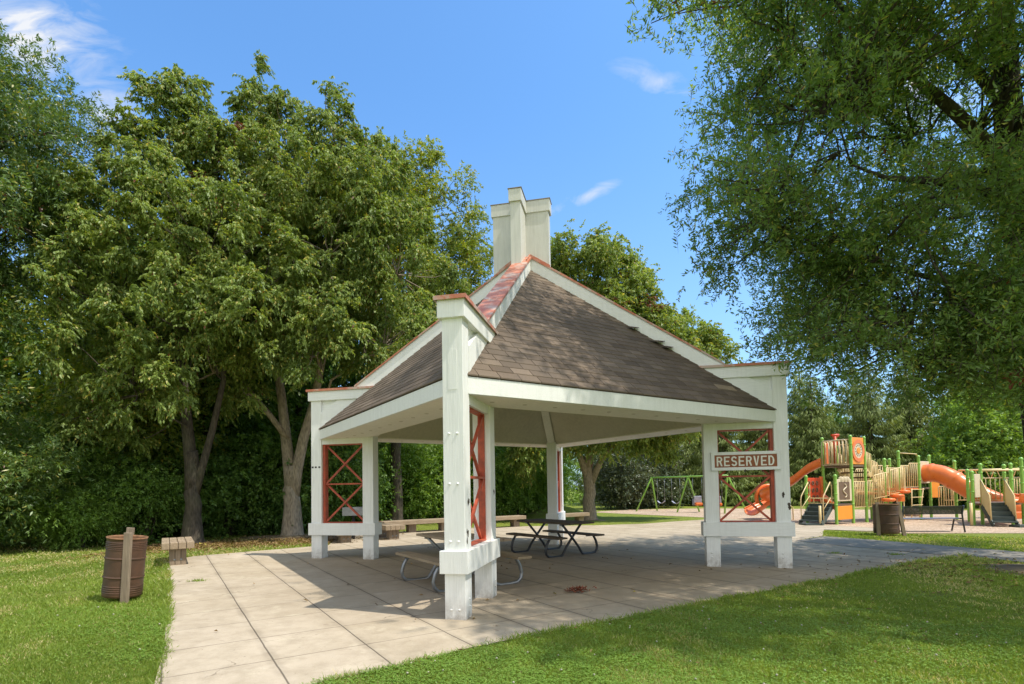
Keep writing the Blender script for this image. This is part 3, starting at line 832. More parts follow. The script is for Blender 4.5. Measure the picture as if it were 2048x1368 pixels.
# ================================================================== PLAYGROUND STRUCTURES
P2 = Vector((13.21, 20.86, 0)); U = Vector((0.866, 0.5, 0)); Vv = Vector((-0.5, 0.866, 0))
ps = empty('play_structure', (13.21, 20.86, G(13.21, 20.86)), 0, 'large play structure with high tower, wavy orange slide and orange tube slide', 'play structure')
cs = empty('climbing_structure', (17.12, 19.51, G(17.12, 19.51)), 0, 'low play platform with dark steps and monkey bars at the right edge', 'climbing structure')
def rel(par, x, y, z=0):
    return Vector((x, y, z)) - Vector((par.location.x, par.location.y, 0))
def cyl_post(par, x, y, top, r=0.056, lab=None):
    p = rel(par, x, y); b = MB()
    b.tube([(p.x, p.y, -0.15), (p.x, p.y, top - .03)], r, 12, caps=False)
    for zc_ in (0.75, top * 0.62, top - 0.32): b.lathe([(r, zc_ - .03), (r + .010, zc_ - .025), (r + .010, zc_ + .025), (r, zc_ + .03)], c=(p.x, p.y, 0), n=12)
    b.lathe([(r + .012, top - .06), (r + .014, top - .03), (r * .8, top + .02), (0.001, top + .035)], c=(p.x, p.y, 0), n=12)
    return b.build('post', M['green'], par)
def barrier(par, a, c, z0, z1, n=8, mat=None, z0b=None, z1b=None, arch=0.0):
    a = rel(par, a[0], a[1]); c = rel(par, c[0], c[1]); d = c - a
    z0b = z0 if z0b is None else z0b; z1b = z1 if z1b is None else z1b
    b = MB(); m_ = mat or M['cream']
    A0, A1 = a + Vector((0, 0, z0)), a + Vector((0, 0, z1)); C0, C1 = c + Vector((0, 0, z0b)), c + Vector((0, 0, z1b))
    k1 = A1 + (C1 - A1) * .06; k2 = A1 + (C1 - A1) * .94
    b.tube([A0, A1 - Vector((0, 0, .06)), k1, k2, C1 - Vector((0, 0, .06)), C0, A0], 0.02, 6)
    for i in range(1, n):
        f = i / n; b.tube([A0 + (C0 - A0) * f, A1 + (C1 - A1) * f], 0.017, 5)
    return b.build('barrier', m_, par)
def solid_panel(par, a, c, z0, z1, mat, name='panel', th=0.03, inset=0.06, bev=0.02):
    a = rel(par, a[0], a[1]); c = rel(par, c[0], c[1]); d = (c - a); L = d.length; d.normalize()
    b = MB(); b.bar(a + d * inset + Vector((0, 0, (z0 + z1) / 2)), c - d * inset + Vector((0, 0, (z0 + z1) / 2)), th, z1 - z0)
    return b.build(name, mat, par, bevel=bev)
def deck(par, pts, z, mat, name='deck', th=0.07):
    b = MB(); b.prism([tuple(rel(par, x, y))[:2] for x, y in pts], z - th, z)
    return b.build(name, mat, par)

# --- high tower
nP = lambda i, j: (P2 + U * i * 1.0 + Vv * j * 1.1)
p2, p3, p4, p5 = nP(0, 0), nP(0.98, 0), nP(0, 1), nP(1, 1)
p1, p6 = nP(-1.15, 0), nP(-1.2, 1)
xy = lambda q: (q.x, q.y)
for q, top in ((p2, 3.42), (p3, 3.40), (p4, 3.42), (p5, 3.40), (p1, 1.88), (p6, 1.88)): cyl_post(ps, q.x, q.y, top)
deck(ps, [xy(p2), xy(p3), xy(p5), xy(p4)], 2.28, M['brownplastic'])
deck(ps, [xy(p1), xy(p2), xy(p4), xy(p6)], 0.78, M['brownplastic'])
barrier(ps, xy(p4), xy(p2), 2.34, 3.28, 8); barrier(ps, xy(p4), xy(p5), 2.34, 3.28, 8); barrier(ps, xy(p5), xy(p3), 2.34, 3.15, 7)
barrier(ps, xy(nP(-.12, .95)), xy(nP(-.12, .1)), 2.3, 3.28, 7, mat=M['creamlt'])
# orange ring panel on the front of the tower
pn = solid_panel(ps, xy(p2), xy(p3), 2.30, 3.36, M['orangeyel'])
mid = rel(ps, *(xy((p2 + p3) / 2))); nrm = -Vv
def disc_on(par, c, nrm, r0, r1, th, mat, name, n=28, sx=1.0):
    z = Vector((0, 0, 1)); s = z.cross(nrm).normalized()
    b = MB(); vs = []; N = n
    for rr_ in (r0, r1):
        for t_ in (0, th):
            for i in range(N):
                a = 2 * PI * i / N
                vs.append(c + s * rr_ * math.cos(a) * sx + z * rr_ * math.sin(a) + nrm * t_)
    fs = []
    for i in range(N):
        j = (i + 1) % N
        fs += [(i, j, N + j, N + i), (2 * N + i, 3 * N + i, 3 * N + j, 2 * N + j), (N + i, N + j, 3 * N + j, 3 * N + i), (i, 2 * N + i, 2 * N + j, j)]
    b._add(vs, fs)
    return b.build(name, mat, par)
cdisc = mid + Vector((0, 0, 2.84)) + nrm * 0.016
disc_on(pn, cdisc, nrm, 0.30, 0.44, 0.03, M['orange'], 'ring')
disc_on(pn, cdisc, nrm, 0.001, 0.30, 0.015, M['creamlt'], 'dial')
disc_on(pn, cdisc + nrm * .016, nrm, 0.001, 0.12, 0.02, M['orangeyel'], 'hub')
for i in range(12):
    a = i * PI / 6 + .2; s_ = Vector((0, 0, 1)).cross(nrm)
    disc_on(pn, cdisc + nrm * .016 + s_ * .21 * math.cos(a) + Vector((0, 0, 1)) * .21 * math.sin(a), nrm, 0.001, 0.022, 0.008, M['brownplastic'], 'mark', n=8)
# orange back panel + telescope
solid_panel(ps, xy(nP(.05, .98)), xy(nP(.5, .98)), 2.32, 3.22, M['orange'])
tq = rel(ps, *(xy(nP(.18, .62))))
tel = MB(); tel.tube([tq + Vector((0, 0, 2.3)), tq + Vector((0, 0, 3.45))], 0.055, 8); tel.tube([tq + Vector((-.17, -.06, 3.50)), tq + Vector((.0, 0, 3.50)), tq + Vector((.02, 0, 3.50)), tq + Vector((.17, .06, 3.50))], [.04, .045, .06, .065], 10)
tel.box(tq.x - .08, tq.x + .08, tq.y - .06, tq.y + .06, 3.10, 3.25); tel.box(tq.x - .07, tq.x + .07, tq.y - .05, tq.y + .05, 3.40, 3.47)
tel.build('telescope', M['redplastic'], ps)
# low deck: climber panels, brown picture panel, yellow panel
barrier(ps, xy(p1), xy(p6), 0.80, 1.0, 4)
pnl = solid_panel(ps, xy(p6), xy(nP(-.15, 1.0)), 0.85, 1.80, M['redplastic'])
nv = -Vv
for i in range(3):
    for j in range(3):
        c_ = rel(ps, *(xy(nP(-1.05 + .27 * i, 1.0)))) + Vector((0, 0, 1.03 + .28 * j)) + nv * .017
        disc_on(pnl, c_, nv, 0.045, 0.085, 0.02, M['brownplastic'], 'ring', n=14)
pb = solid_panel(ps, xy(p1), xy(p2), 0.88, 1.72, M['creamlt'])
c_ = rel(ps, *(xy((p1 + p2) / 2))) + nv * 0.017
b = MB(); b.bar(c_ - U * .36 + Vector((0, 0, 1.28)), c_ + U * .36 + Vector((0, 0, 1.28)), .012, .68); b.build('board', M['brownplastic'], pb)
b = MB(); sp = []
for i in range(26):
    u = i / 25; sp.append(c_ + nv * .02 + U * (.11 * math.sin(u * 2 * PI * 1.5)) + Vector((0, 0, 1.02 + .52 * u)))
b.tube(sp, 0.022, 6); b.build('squiggle', M['creamlt'], pb)
b = MB()
for dx in (-.22, 0, .22): b.sphere(c_ + U * dx + Vector((0, 0, 1.72)), .11, 10, (1, .15, 1))
b.build('crest', M['creamlt'], pb)
solid_panel(ps, xy(p1), xy(p2), 0.18, 0.70, M['orangeyel'])
solid_panel(ps, xy(nP(-.35, 1.0)), xy(nP(.05, 1.0)), 0.8, 1.85, M['orange'])
# small inner slide under the tower
b = MB(); q0 = rel(ps, *(xy(nP(-.55, .8)))); q1 = rel(ps, *(xy(nP(-.2, .1))))
b.tube([q0 + Vector((0, 0, 1.1)), q0 * .6 + q1 * .4 + Vector((0, 0, .75)), q1 + Vector((0, .2, .45))], [.12, .13, .15], 8)
b.build('small_slide', M['orange'], ps)
# steps up to the low deck, with rails
def steps(par, top_a, top_b, zt_, n, run, out, name='steps'):
    a = rel(par, *top_a); c = rel(par, *top_b); o_ = Vector((out[0], out[1], 0)).normalized()
    st = empty(name, (0, 0, 0)); st.parent = par
    for i in range(n):
        z = zt_ - (i + 1) * zt_ / (n + 1) + .02; f = o_ * (run * (i + .5) / n)
        b = MB(); b.bar(a + f + Vector((0, 0, z)), c + f + Vector((0, 0, z)), run / n * 1.15, .05); b.bar(a + f - o_ * (run / n * .5) + Vector((0, 0, z + zt_ / (n + 1) / 2)), c + f - o_ * (run / n * .5) + Vector((0, 0, z + zt_ / (n + 1) / 2)), .02, zt_ / (n + 1)); b.build('tread', M['step'], st)
    b = MB()
    for e in (a, c): b.bar(e + Vector((0, 0, zt_ - .1)), e + o_ * run + Vector((0, 0, .05)), .03, .16)
    b.build('stringer', M['step'], st)
    return st
outl = -U
m16a = nP(-1.17, 0.12); m16b = nP(-1.2, 0.88)
steps(ps, xy(m16a), xy(m16b), .78, 4, .95, (outl.x - .15, outl.y - .3))
for q in (m16a, m16b):
    o_ = Vector((outl.x - .15, outl.y - .3, 0)).normalized()
    a = rel(ps, q.x, q.y); b = MB()
    b.tube([a + Vector((0, 0, .8)), a + Vector((0, 0, 1.5)), a + o_ * .12 + Vector((0, 0, 1.62)), a + o_ * .75 + Vector((0, 0, 1.1)), a + o_ * .8 + Vector((0, 0, .95)), a + o_ * .8 + Vector((0, 0, .1))], .02, 6)
    b.tube([a + Vector((0, 0, 1.1)), a + o_ * .8 + Vector((0, 0, .6))], .016, 5)
    b.build('handrail', M['cream'], ps)
b = MB(); a = rel(ps, 11.1, 20.05); b.box(a.x - .3, a.x + .3, a.y - .25, a.y + .25, .02, .1); b.build('landing_pad', M['step'], ps)
# orange wave slide leaving the tower to the left and curling round to its exit
def chute(par, path, w, wall, mat, name):
    b = MB(); pts = [rel(par, *p) for p in path]; n = len(pts); prof = []
    K = 9
    for k in range(K):
        a = PI * (k / (K - 1)); prof.append((-math.cos(a) * w / 2, wall * (1 - math.sin(a) ** 0.7)))
    vs = []
    for i, p in enumerate(pts):
        d = pts[min(i + 1, n - 1)] - pts[max(i - 1, 0)]; d.z = 0; d.normalize(); s = Vector((d.y, -d.x, 0))
        for (x, h) in prof: vs.append(p + s * x + Vector((0, 0, h)))
        for (x, h) in reversed(prof): vs.append(p + s * x * 1.06 + Vector((0, 0, h - .035)))
    m_ = 2 * K; fs = []
    for i in range(n - 1):
        for j in range(m_): fs.append((i * m_ + j, i * m_ + (j + 1) % m_, (i + 1) * m_ + (j + 1) % m_, (i + 1) * m_ + j))
    fs += [tuple(range(m_ - 1, -1, -1)), tuple((n - 1) * m_ + j for j in range(m_))]
    b.smooth = True; b._add(vs, fs)
    b.smooth = False
    for s_ in (0, K - 1): b.tube([vs[i * m_ + s_] for i in range(n)], .022, 6)
    return b.build(name, mat, par)
def spline(P, k=8):
    out = []
    P = [Vector(p) for p in P]; P = [P[0] * 2 - P[1]] + P + [P[-1] * 2 - P[-2]]
    for i in range(1, len(P) - 2):
        for j in range(k):
            t = j / k; a, b_, c, d = P[i - 1], P[i], P[i + 1], P[i + 2]
            out.append(tuple(0.5 * ((2 * b_) + (-a + c) * t + (2 * a - 5 * b_ + 4 * c - d) * t * t + (-a + 3 * b_ - 3 * c + d) * t ** 3)))
    out.append(tuple(P[-2])); return out
chute(ps, spline([(12.62, 21.85, 2.28), (12.2, 22.15, 2.0), (11.75, 22.45, 1.55), (11.35, 22.8, 1.28), (11.15, 23.35, 1.05), (11.4, 23.95, .85), (11.75, 24.1, .75), (11.65, 24.35, .62), (11.2, 24.3, .42), (10.85, 24.1, .28), (10.6, 23.85, .22)]), .62, .30, M['orange'], 'wave_slide')
b = MB(); cc_ = rel(ps, 11.45, 24.0); ring = [cc_ + Vector((.42 * math.cos(a), .1, .98 + .42 * math.sin(a))) for a in [2 * PI * i / 20 for i in range(21)]]
b.tube(ring, .06, 6); b.build('hoop', M['teal'], ps)
b = MB(); ring = [cc_ + Vector((.54 * math.cos(a), .02, .98 + .54 * math.sin(a))) for a in [PI * .05 + PI * 1.1 * i / 14 for i in range(15)]]
b.tube(ring, .085, 6); b.build('hoop', M['orange'], ps)
b = MB(); q = rel(ps, 11.55, 22.7); b.tube([(q.x, q.y, -.1), (q.x, q.y, 1.3)], .04, 8); b.build('slide_support', M['green'], ps)

# --- stepped bridge and middle platforms
p8 = Vector((14.98, 21.55, 0)); p9 = Vector((15.95, 22.1, 0)); p10 = Vector((17.14, 22.58, 0)); p11 = Vector((18.3, 23.5, 0))
p9b = p9 + Vv * 1.1; p8b = p8 + Vv * 1.1; p10b = Vector((16.7, 23.7, 0))
for q, top in ((p8, 2.52), (p9, 2.85), (p10, 2.66), (p11, 2.72), (p10b, 2.6), (p9b, 2.6)): cyl_post(ps, q.x, q.y, top)
deck(ps, [xy(p8), xy(p9), xy(p9b), xy(p8b)], 1.15, M['orange']); deck(ps, [xy(p9), xy(p10), xy(p10b), xy(p9b)], 1.32, M['orange'])
deck(ps, [xy(p10), xy(p11), (17.6, 24.3), xy(p10b)], 1.32, M['brownplastic'])
# descending brown stair from tower, cream sloped rails
st = empty('stair_bridge', (0, 0, 0)); st.parent = ps
for i in range(5):
    a = p3 + (p8 - p3) * ((i + .1) / 5); z = 2.2 - i * .21; b = MB(); aa = rel(ps, a.x, a.y)
    b.bar(aa + Vector((0, 0, z)), aa + Vv * 1.05 + Vector((0, 0, z)), .24, .06); b.build('tread', M['brownplastic'], st)
b = MB()
for s_ in (0, 1.05):
    a_ = rel(ps, *xy(p3 + Vv * s_)); c_ = rel(ps, *xy(p8 + Vv * s_)); b.bar(a_ + Vector((0, 0, 2.15)), c_ + Vector((0, 0, 1.15)), .03, .14)
b.build('stringer', M['cream'], st)
for s_ in (0, 1.08):
    for i in range(3):
        a_ = p3 + (p8 - p3) * (i / 3 + .02) + Vv * s_; c_ = p3 + (p8 - p3) * ((i + 1) / 3 - .02) + Vv * s_
        zb = 2.2 - i * .36; barrier(ps, xy(a_), xy(c_), zb - .25, zb + .62, 4, z0b=zb - .45, z1b=zb + .50)
barrier(ps, xy(p3), xy(p3 + (p8 - p3) * .95), .62, 1.62, 11, z1b=1.72)
barrier(ps, xy(p2), xy(p3), .62, 1.62, 8)
barrier(ps, (14.15, 21.0), (14.95, 21.3), .95, 1.85, 7, z0b=1.05, z1b=1.98); barrier(ps, (14.95, 21.2), (15.8, 21.6), 1.1, 2.05, 7, z0b=1.2, z1b=2.2)
barrier(ps, xy(p8), xy(p9), 1.2, 2.15, 8); barrier(ps, xy(p9), xy(p9 + (p10 - p9) * .5), 1.36, 2.25, 5); barrier(ps, xy(p9 + (p10 - p9) * .5), xy(p10), 1.36, 2.35, 5)
barrier(ps, xy(p8b), xy(p9b), 1.2, 2.15, 8); barrier(ps, xy(p9b), xy(p10b), 1.36, 2.3, 8)
b = MB(); a_ = rel(ps, *xy(p9)); c_ = rel(ps, *xy(p10)); b.tube([a_ + Vector((0, 0, 2.78)), a_ * .1 + c_ * .9 + Vector((0, 0, 2.74)), c_ + Vector((0, 0, 2.58))], .02, 6); b.build('handrail', M['cream'], ps)
# orange stepping pods toward the lower deck
for i, (x, y, z) in enumerate(((14.8, 21.15, .90), (15.25, 21.3, 1.05), (15.7, 21.55, 1.2))):
    p = rel(ps, x, y); b = MB(); b.lathe([(.0001, z + .05), (.20, z + .05), (.25, z + .02), (.25, z - .04), (.19, z - .08)], c=(p.x, p.y, 0), n=16); b.build('pod', M['orange'], ps)
    b = MB(); b.tube([(p.x, p.y, -.1), (p.x, p.y, z - .05)], .022, 6); b.build('pod_support', M['cream'], ps)
solid_panel(ps, (15.15, 21.3), (15.65, 21.35), .80, 1.05, M['orange'])
# ladder under the second platform, yellow panel
b = MB(); a_ = rel(ps, 16.25, 21.9); c_ = rel(ps, 17.0, 22.2)
b.tube([a_ + Vector((0, 0, .05)), a_ + Vector((.05, 0, 1.3))], .02, 6); b.tube([c_ + Vector((-.2, 0, .05)), c_ + Vector((0, 0, 1.3))], .02, 6)
for z in (.3, .62, .94, 1.26): b.tube([a_ + Vector((0, 0, z)), c_ + Vector((-.15 * (1 - z), 0, z))], .018, 6)
b.build('ladder', M['cream'], ps)
solid_panel(ps, (18.55, 23.95), (19.2, 24.05), .85, 1.75, M['orangeyel'])
barrier(ps, (18.75, 23.3), (20.1, 23.1), .75, 1.6, 9); barrier(ps, (18.5, 23.3), (19.3, 23.36), .5, 1.35, 7)
# tube slide
solid_panel(ps, xy(p10 + Vector((.05, .1, 0))), xy(p11), 1.5, 2.45, M['creamlt'])
tp = spline([(17.72, 23.05, 1.93), (17.88, 22.8, 1.94), (18.08, 22.5, 1.84), (18.3, 22.15, 1.58), (18.5, 21.85, 1.30), (18.68, 21.55, 1.06), (18.9, 21.3, .84), (19.3, 21.05, .62), (19.9, 20.95, .50)], 7)
tp = [rel(ps, *p) for p in tp]
b = MB(); rs_ = [0.37 + (0.028 if (i % 14) in (6, 7) else 0.0) + 0.006 * (i % 2) for i in range(len(tp))]
b.tube(tp, rs_, 22, caps=False); b.tube(tp[::-1], [r_ - .03 for r_ in rs_[::-1]], 22, caps=False)
b.build('tube_slide', M['orange'], ps)
# small cream handle posts and little chair shapes
for (x, y, h_) in ((11.35, 19.85, .75), (10.75, 20.9, .68), (11.15, 22.6, .8), (16.25, 19.05, .80)):
    q = rel(ps, x, y); b = MB(); b.tube([(q.x, q.y, -.1), (q.x, q.y, h_)], .045, 8); b.build('handle_post', M['cream'], ps)
b = MB()
for (x, y) in ((11.3, 22.9), (11.9, 23.2)):
    q = rel(ps, x, y); b.tube([(q.x - .18, q.y, 0), (q.x - .18, q.y, .9), (q.x - .1, q.y, .98), (q.x + .12, q.y, .6), (q.x + .2, q.y, .55), (q.x + .2, q.y, 0)], .025, 6)
b.build('handrail', M['cream'], ps)

# --- right-hand climbing structure
p14 = Vector((16.56, 19.32, 0)); p15 = Vector((17.14, 19.62, 0)); p17 = Vector((17.64, 18.96, 0)); p19 = Vector((18.40, 19.36, 0)); p16 = Vector((18.9, 20.6, 0)); p18 = Vector((19.3, 20.75, 0)); p13 = Vector((18.0, 21.2, 0)); p12 = Vector((18.5, 22.4, 0))
for q, top in ((p14, 1.95), (p15, 2.22), (p17, 1.95), (p19, 2.40), (p16, 2.2), (p18, 2.25), (p13, 2.05), (p12, 2.45)): cyl_post(cs, q.x, q.y, top)
deck(cs, [xy(p14), xy(p17), xy(p19), xy(p16), xy(p13)], .80, M['brownplastic'])
e = (p17 - p14).normalized(); o3 = Vector((e.y, -e.x, 0))
sa = p14 + e * .25; sb = p17 - e * .2
steps(cs, xy(sa), xy(sb), .80, 4, .75, (o3.x, o3.y))
for q in (sa, sb):
    a = rel(cs, q.x, q.y); b = MB()
    A0 = a + Vector((0, 0, .85)); b.extr([a + Vector((0, 0, .75)), a + Vector((0, 0, 1.62)), a + o3 * .55 + Vector((0, 0, 1.05)), a + o3 * .6 + Vector((0, 0, .25))], e * .025)
    b.build('side_panel', M['cream'], cs)
    b = MB(); b.tube([a + Vector((0, 0, .7)), a + Vector((0, 0, 1.65)), a + o3 * .57 + Vector((0, 0, 1.08)), a + o3 * .62 + Vector((0, 0, .2))], .022, 6); b.build('handrail', M['cream'], cs)
solid_panel(cs, xy(p14 + (p15 - p14) * .2), xy(p15), 1.0, 1.85, M['creamlt'], inset=.02)
barrier(cs, xy(p19), xy(p16), .85, 1.7, 7); barrier(cs, xy(p13), xy(p16), .85, 1.7, 8)
chute(cs, spline([(17.75, 18.98, .85), (18.2, 18.85, .78), (18.7, 18.7, .62), (19.2, 18.6, .45)]), .55, .28, M['orange'], 'short_slide')
b = MB(); q = rel(cs, 18.3, 20.2); b.box(q.x - .3, q.x + .9, q.y - .1, q.y + .1, .15, .42); b.build('low_panel', M['orange'], cs, bevel=.05)
b = MB(); q = rel(cs, 17.3, 18.3); b.box(q.x - .25, q.x + .45, q.y - .2, q.y + .2, .01, .09); b.build('landing_pad', M['step'], cs)
mb_ = empty('monkey_bars', (0, 0, 0)); mb_.parent = cs
r1 = [rel(cs, 18.55, 22.3, 2.05), rel(cs, 20.3, 21.3, 2.05)]; r2_ = [rel(cs, 17.15, 19.6, 1.98), rel(cs, 19.6, 19.7, 1.98)]
r3 = [rel(cs, 17.15, 19.6, 2.10), rel(cs, 18.9, 21.9, 2.10)]
for r_ in (r1, r2_):
    b = MB(); b.tube(r_, .035, 8); b.build('rail', M['cream'], mb_)
for i in range(6):
    p = r1[0] + (r1[1] - r1[0]) * ((i + .5) / 6); b = MB()
    b.tube([p + Vector((-.13, .05, -.34)), p + Vector((-.03, .02, -.02)), p + Vector((.05, -.02, -.02)), p + Vector((.15, -.06, -.34)), p + Vector((-.13, .05, -.34))], .017, 5); b.build('rung', M['cream'], mb_)

# landscape boulders behind the play structures
def boulder(x, y, sx, sy, sz, seed, label):
    r_ = random.Random(seed); b = MB(); b.smooth = False
    n = 14; m_ = 8; vs = []
    for i in range(m_ + 1):
        ph = -PI / 2 + PI * i / m_
        for j in range(n):
            a = 2 * PI * j / n; rr_ = 1 + r_.uniform(-.12, .12)
            vs.append((sx * rr_ * math.cos(a) * math.cos(ph) ** .7 if abs(math.cos(ph)) > 1e-6 else 0, sy * rr_ * math.sin(a) * max(0, math.cos(ph)) ** .7, sz * (.5 + .6 * math.sin(ph)) * (1 + r_.uniform(-.08, .08))))
    fs = [(i * n + j, i * n + (j + 1) % n, (i + 1) * n + (j + 1) % n, (i + 1) * n + j) for i in range(m_) for j in range(n)]
    b._add(vs, fs); o = b.build('boulder', M['stone']); o.location = (x, y, G(x, y) - .05)
    tag(o, label, 'boulder')
boulder(18.8, 25.3, .45, .35, .38, 3, 'flat pinkish boulder under the middle platform ladder')
boulder(20.9, 23.3, .55, .45, .72, 4, 'pointed tan boulder behind the dark steps at the right')
# ================================================================== FOLIAGE GENERATORS (numpy)
def nrm(a): return a / np.maximum(1e-9, np.linalg.norm(a, axis=-1, keepdims=True))

def quad_leaves(name, P, D, S, L, W, tint, rare, mat, parent, fold=0.25, wide=0.42):
    n = len(P)
    N = np.cross(D, S)
    L = L[:, None]; W = W[:, None]
    v = np.empty((n, 4, 3), dtype=np.float32)
    v[:, 0] = P
    mid = P + D * L * wide - N * W * fold
    v[:, 1] = mid + S * W * 0.5
    v[:, 2] = P + D * L
    v[:, 3] = mid - S * W * 0.5
    me = bpy.data.meshes.new(name)
    me.vertices.add(4 * n); me.vertices.foreach_set('co', v.reshape(-1))
    me.loops.add(4 * n); me.loops.foreach_set('vertex_index', np.arange(4 * n, dtype=np.int32))
    me.polygons.add(n); me.polygons.foreach_set('loop_start', np.arange(0, 4 * n, 4, dtype=np.int32))
    me.update(calc_edges=True)
    for nm, arr in (('tint', tint), ('rare', rare)):
        a = me.attributes.new(nm, 'FLOAT', 'FACE'); a.data.foreach_set('value', arr.astype(np.float32))
    me.materials.append(mat)
    o = bpy.data.objects.new(name, me); col.objects.link(o)
    if parent is not None: o.parent = parent
    return o

def rdir(r, n):
    v = r.normal(size=(n, 3)); return nrm(v)

def fnoise(P, f, seed):
    r = np.random.default_rng(seed); out = np.zeros(len(P))
    for i in range(5):
        k = r.normal(size=3) * f * (1 + i * .6); out += np.sin(P @ k + r.uniform(0, 6.28)) / (1 + i * .5)
    return out / 2.6

def lobe_clumps(lobes, dens, r, shell=0.45, cut=-0.55, seed=0):
    """lobes: (x,y,z, rx,ry,rz[, weight]) -> clump centres, outward directions, lobe index"""
    C, O, I = [], [], []
    for li, lb in enumerate(lobes):
        x, y, z, a, b, c = lb[:6]; wgt = lb[6] if len(lb) > 6 else 1
        area = 4 * PI * (((a * b) ** 1.6 + (a * c) ** 1.6 + (b * c) ** 1.6) / 3) ** (1 / 1.6)
        n = max(6, int(area * dens * wgt))
        d = rdir(r, n)
        rad = (shell + (1 - shell) * r.random(n) ** 0.6)
        rad *= 1 + 0.16 * fnoise(d * 3 + li, 1.2, seed + li)
        p = d * np.array([a, b, c]) * rad[:, None] + np.array([x, y, z])
        C.append(p); O.append(nrm(d / np.array([a, b, c]))); I.append(np.full(n, li))
    C = np.concatenate(C); O = np.concatenate(O); I = np.concatenate(I)
    # drop clumps that sit deep inside another lobe, and carve irregular gaps
    deep = np.zeros(len(C), bool)
    for li, lb in enumerate(lobes):
        q = (C - np.array(lb[:3])) / np.array(lb[3:6])
        deep |= (np.linalg.norm(q, axis=1) < 0.42) & (I != li)
    nz = .55 * fnoise(C, 1.9, seed + 77) + .55 * fnoise(C, 0.8, seed + 78)
    keep = (~deep) & (nz > cut)
    return C[keep], O[keep], I[keep]

def sub_lobes(lobes, n_per, shape, seed, keep=.35, spread=.78):
    r = np.random.default_rng(seed); out = []
    for lb in lobes:
        a, b, c = lb[3:6]; wt_ = lb[6] if len(lb) > 6 else 1
        big_ = (a * b + a * c + b * c) / 3
        if a < .7: out.append(lb); continue
        out.append((lb[0], lb[1], lb[2], a * .62, b * .62, c * .62, wt_ * keep))
        for k in range(max(3, int(n_per * big_ * wt_))):
            d = rdir(r, 1)[0]; q = d * np.array([a, b, c]) * (spread + (1.02 - spread) * r.random())
            s_ = r.uniform(.75, 1.25)
            out.append((lb[0] + q[0], lb[1] + q[1], lb[2] + q[2], shape[0] * s_, shape[1] * s_, shape[2] * s_ * r.uniform(.8, 1.3), 1.0))
    return out

def foliage(name, C, O, r, mat, parent, ntwig=20, nleaf=16, spread=0.42, tw=(0.35, 0.75), leaf=(0.10, 0.045),
            out=0.8, rand=0.7, up=0.15, droop=0.25, hang=0.5, side=0.7, rare_clump=0.0, wide=0.42, sticks=None, scl=None):
    m = len(C)
    if scl is None: scl = np.ones(m)
    ct = r.random(m) * 0.55 + 0.25 * (fnoise(C, 0.5, 5) * .5 + .5)
    crare = r.random(m) < rare_clump
    ci = np.repeat(np.arange(m), ntwig); T = len(ci)
    org = C[ci] + r.normal(size=(T, 3)) * spread * np.array([1, 1, .8]) * scl[ci][:, None]
    td = nrm(O[ci] * out + r.normal(size=(T, 3)) * rand + np.array([0, 0, up]))
    tl = r.uniform(tw[0], tw[1], T) * (scl[ci] * .8 + .2)
    ti = np.repeat(np.arange(T), nleaf); n = len(ti)
    t = np.tile((np.arange(nleaf) + .5) / nleaf, T) + r.normal(size=n) * .03
    P = org[ti] + td[ti] * (tl[ti] * t)[:, None]
    P[:, 2] -= droop * tl[ti] * t ** 2
    tang = td[ti].copy(); tang[:, 2] -= 2 * droop * t; tang = nrm(tang)
    sd = nrm(np.cross(tang, nrm(r.normal(size=(n, 3)))))
    D = nrm(tang * 0.6 + sd * side + np.array([0, 0, -hang]) * r.uniform(.4, 1.3, n)[:, None])
    S = nrm(np.cross(D, nrm(r.normal(size=(n, 3)) + np.array([0, 0, 1.0]))))
    L = leaf[0] * r.uniform(0.65, 1.2, n); W = leaf[1] * r.uniform(0.7, 1.2, n)
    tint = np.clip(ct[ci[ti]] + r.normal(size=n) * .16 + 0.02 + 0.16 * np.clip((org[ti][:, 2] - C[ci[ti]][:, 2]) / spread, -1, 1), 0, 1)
    rare = r.random(n)
    rc = crare[ci[ti]] & (r.random(n) < .8)
    rare[rc] = 0.0005
    o = quad_leaves(name, P, D, S, L, W, tint, rare, mat, parent, wide=wide)
    if sticks is not None:
        k = r.random(T) < sticks[1]
        a = org[k] - td[k] * tl[k][:, None] * .3; dd = td[k]; ll = tl[k] * 1.25
        s2 = nrm(np.cross(dd, nrm(r.normal(size=(k.sum(), 3)))))
        quad_leaves('twigs', a, nrm(dd + np.array([0, 0, -droop * .35])), s2, ll, np.full(k.sum(), 0.012), r.random(k.sum()), np.full(k.sum(), .5), sticks[0], parent, fold=0)
    return o

def trunk_mesh(name, paths, mat, parent, n=10, seed=1):
    r_ = random.Random(seed); b = MB()
    for pts, rad in paths:
        b.tube([(p[0] , p[1], p[2]) for p in pts], rad, n)
    return b.build(name, mat, parent)

def curve(a, c, sag, k=6, jit=0.0, r_=None):
    a = np.array(a, float); c = np.array(c, float); out = []
    for i in range(k + 1):
        t = i / k; p = a * (1 - t) + c * t; p[2] += sag * math.sin(PI * t)
        if jit and r_ is not None and 0 < i < k: p += r_.normal(size=3) * jit
        out.append(tuple(p))
    return out

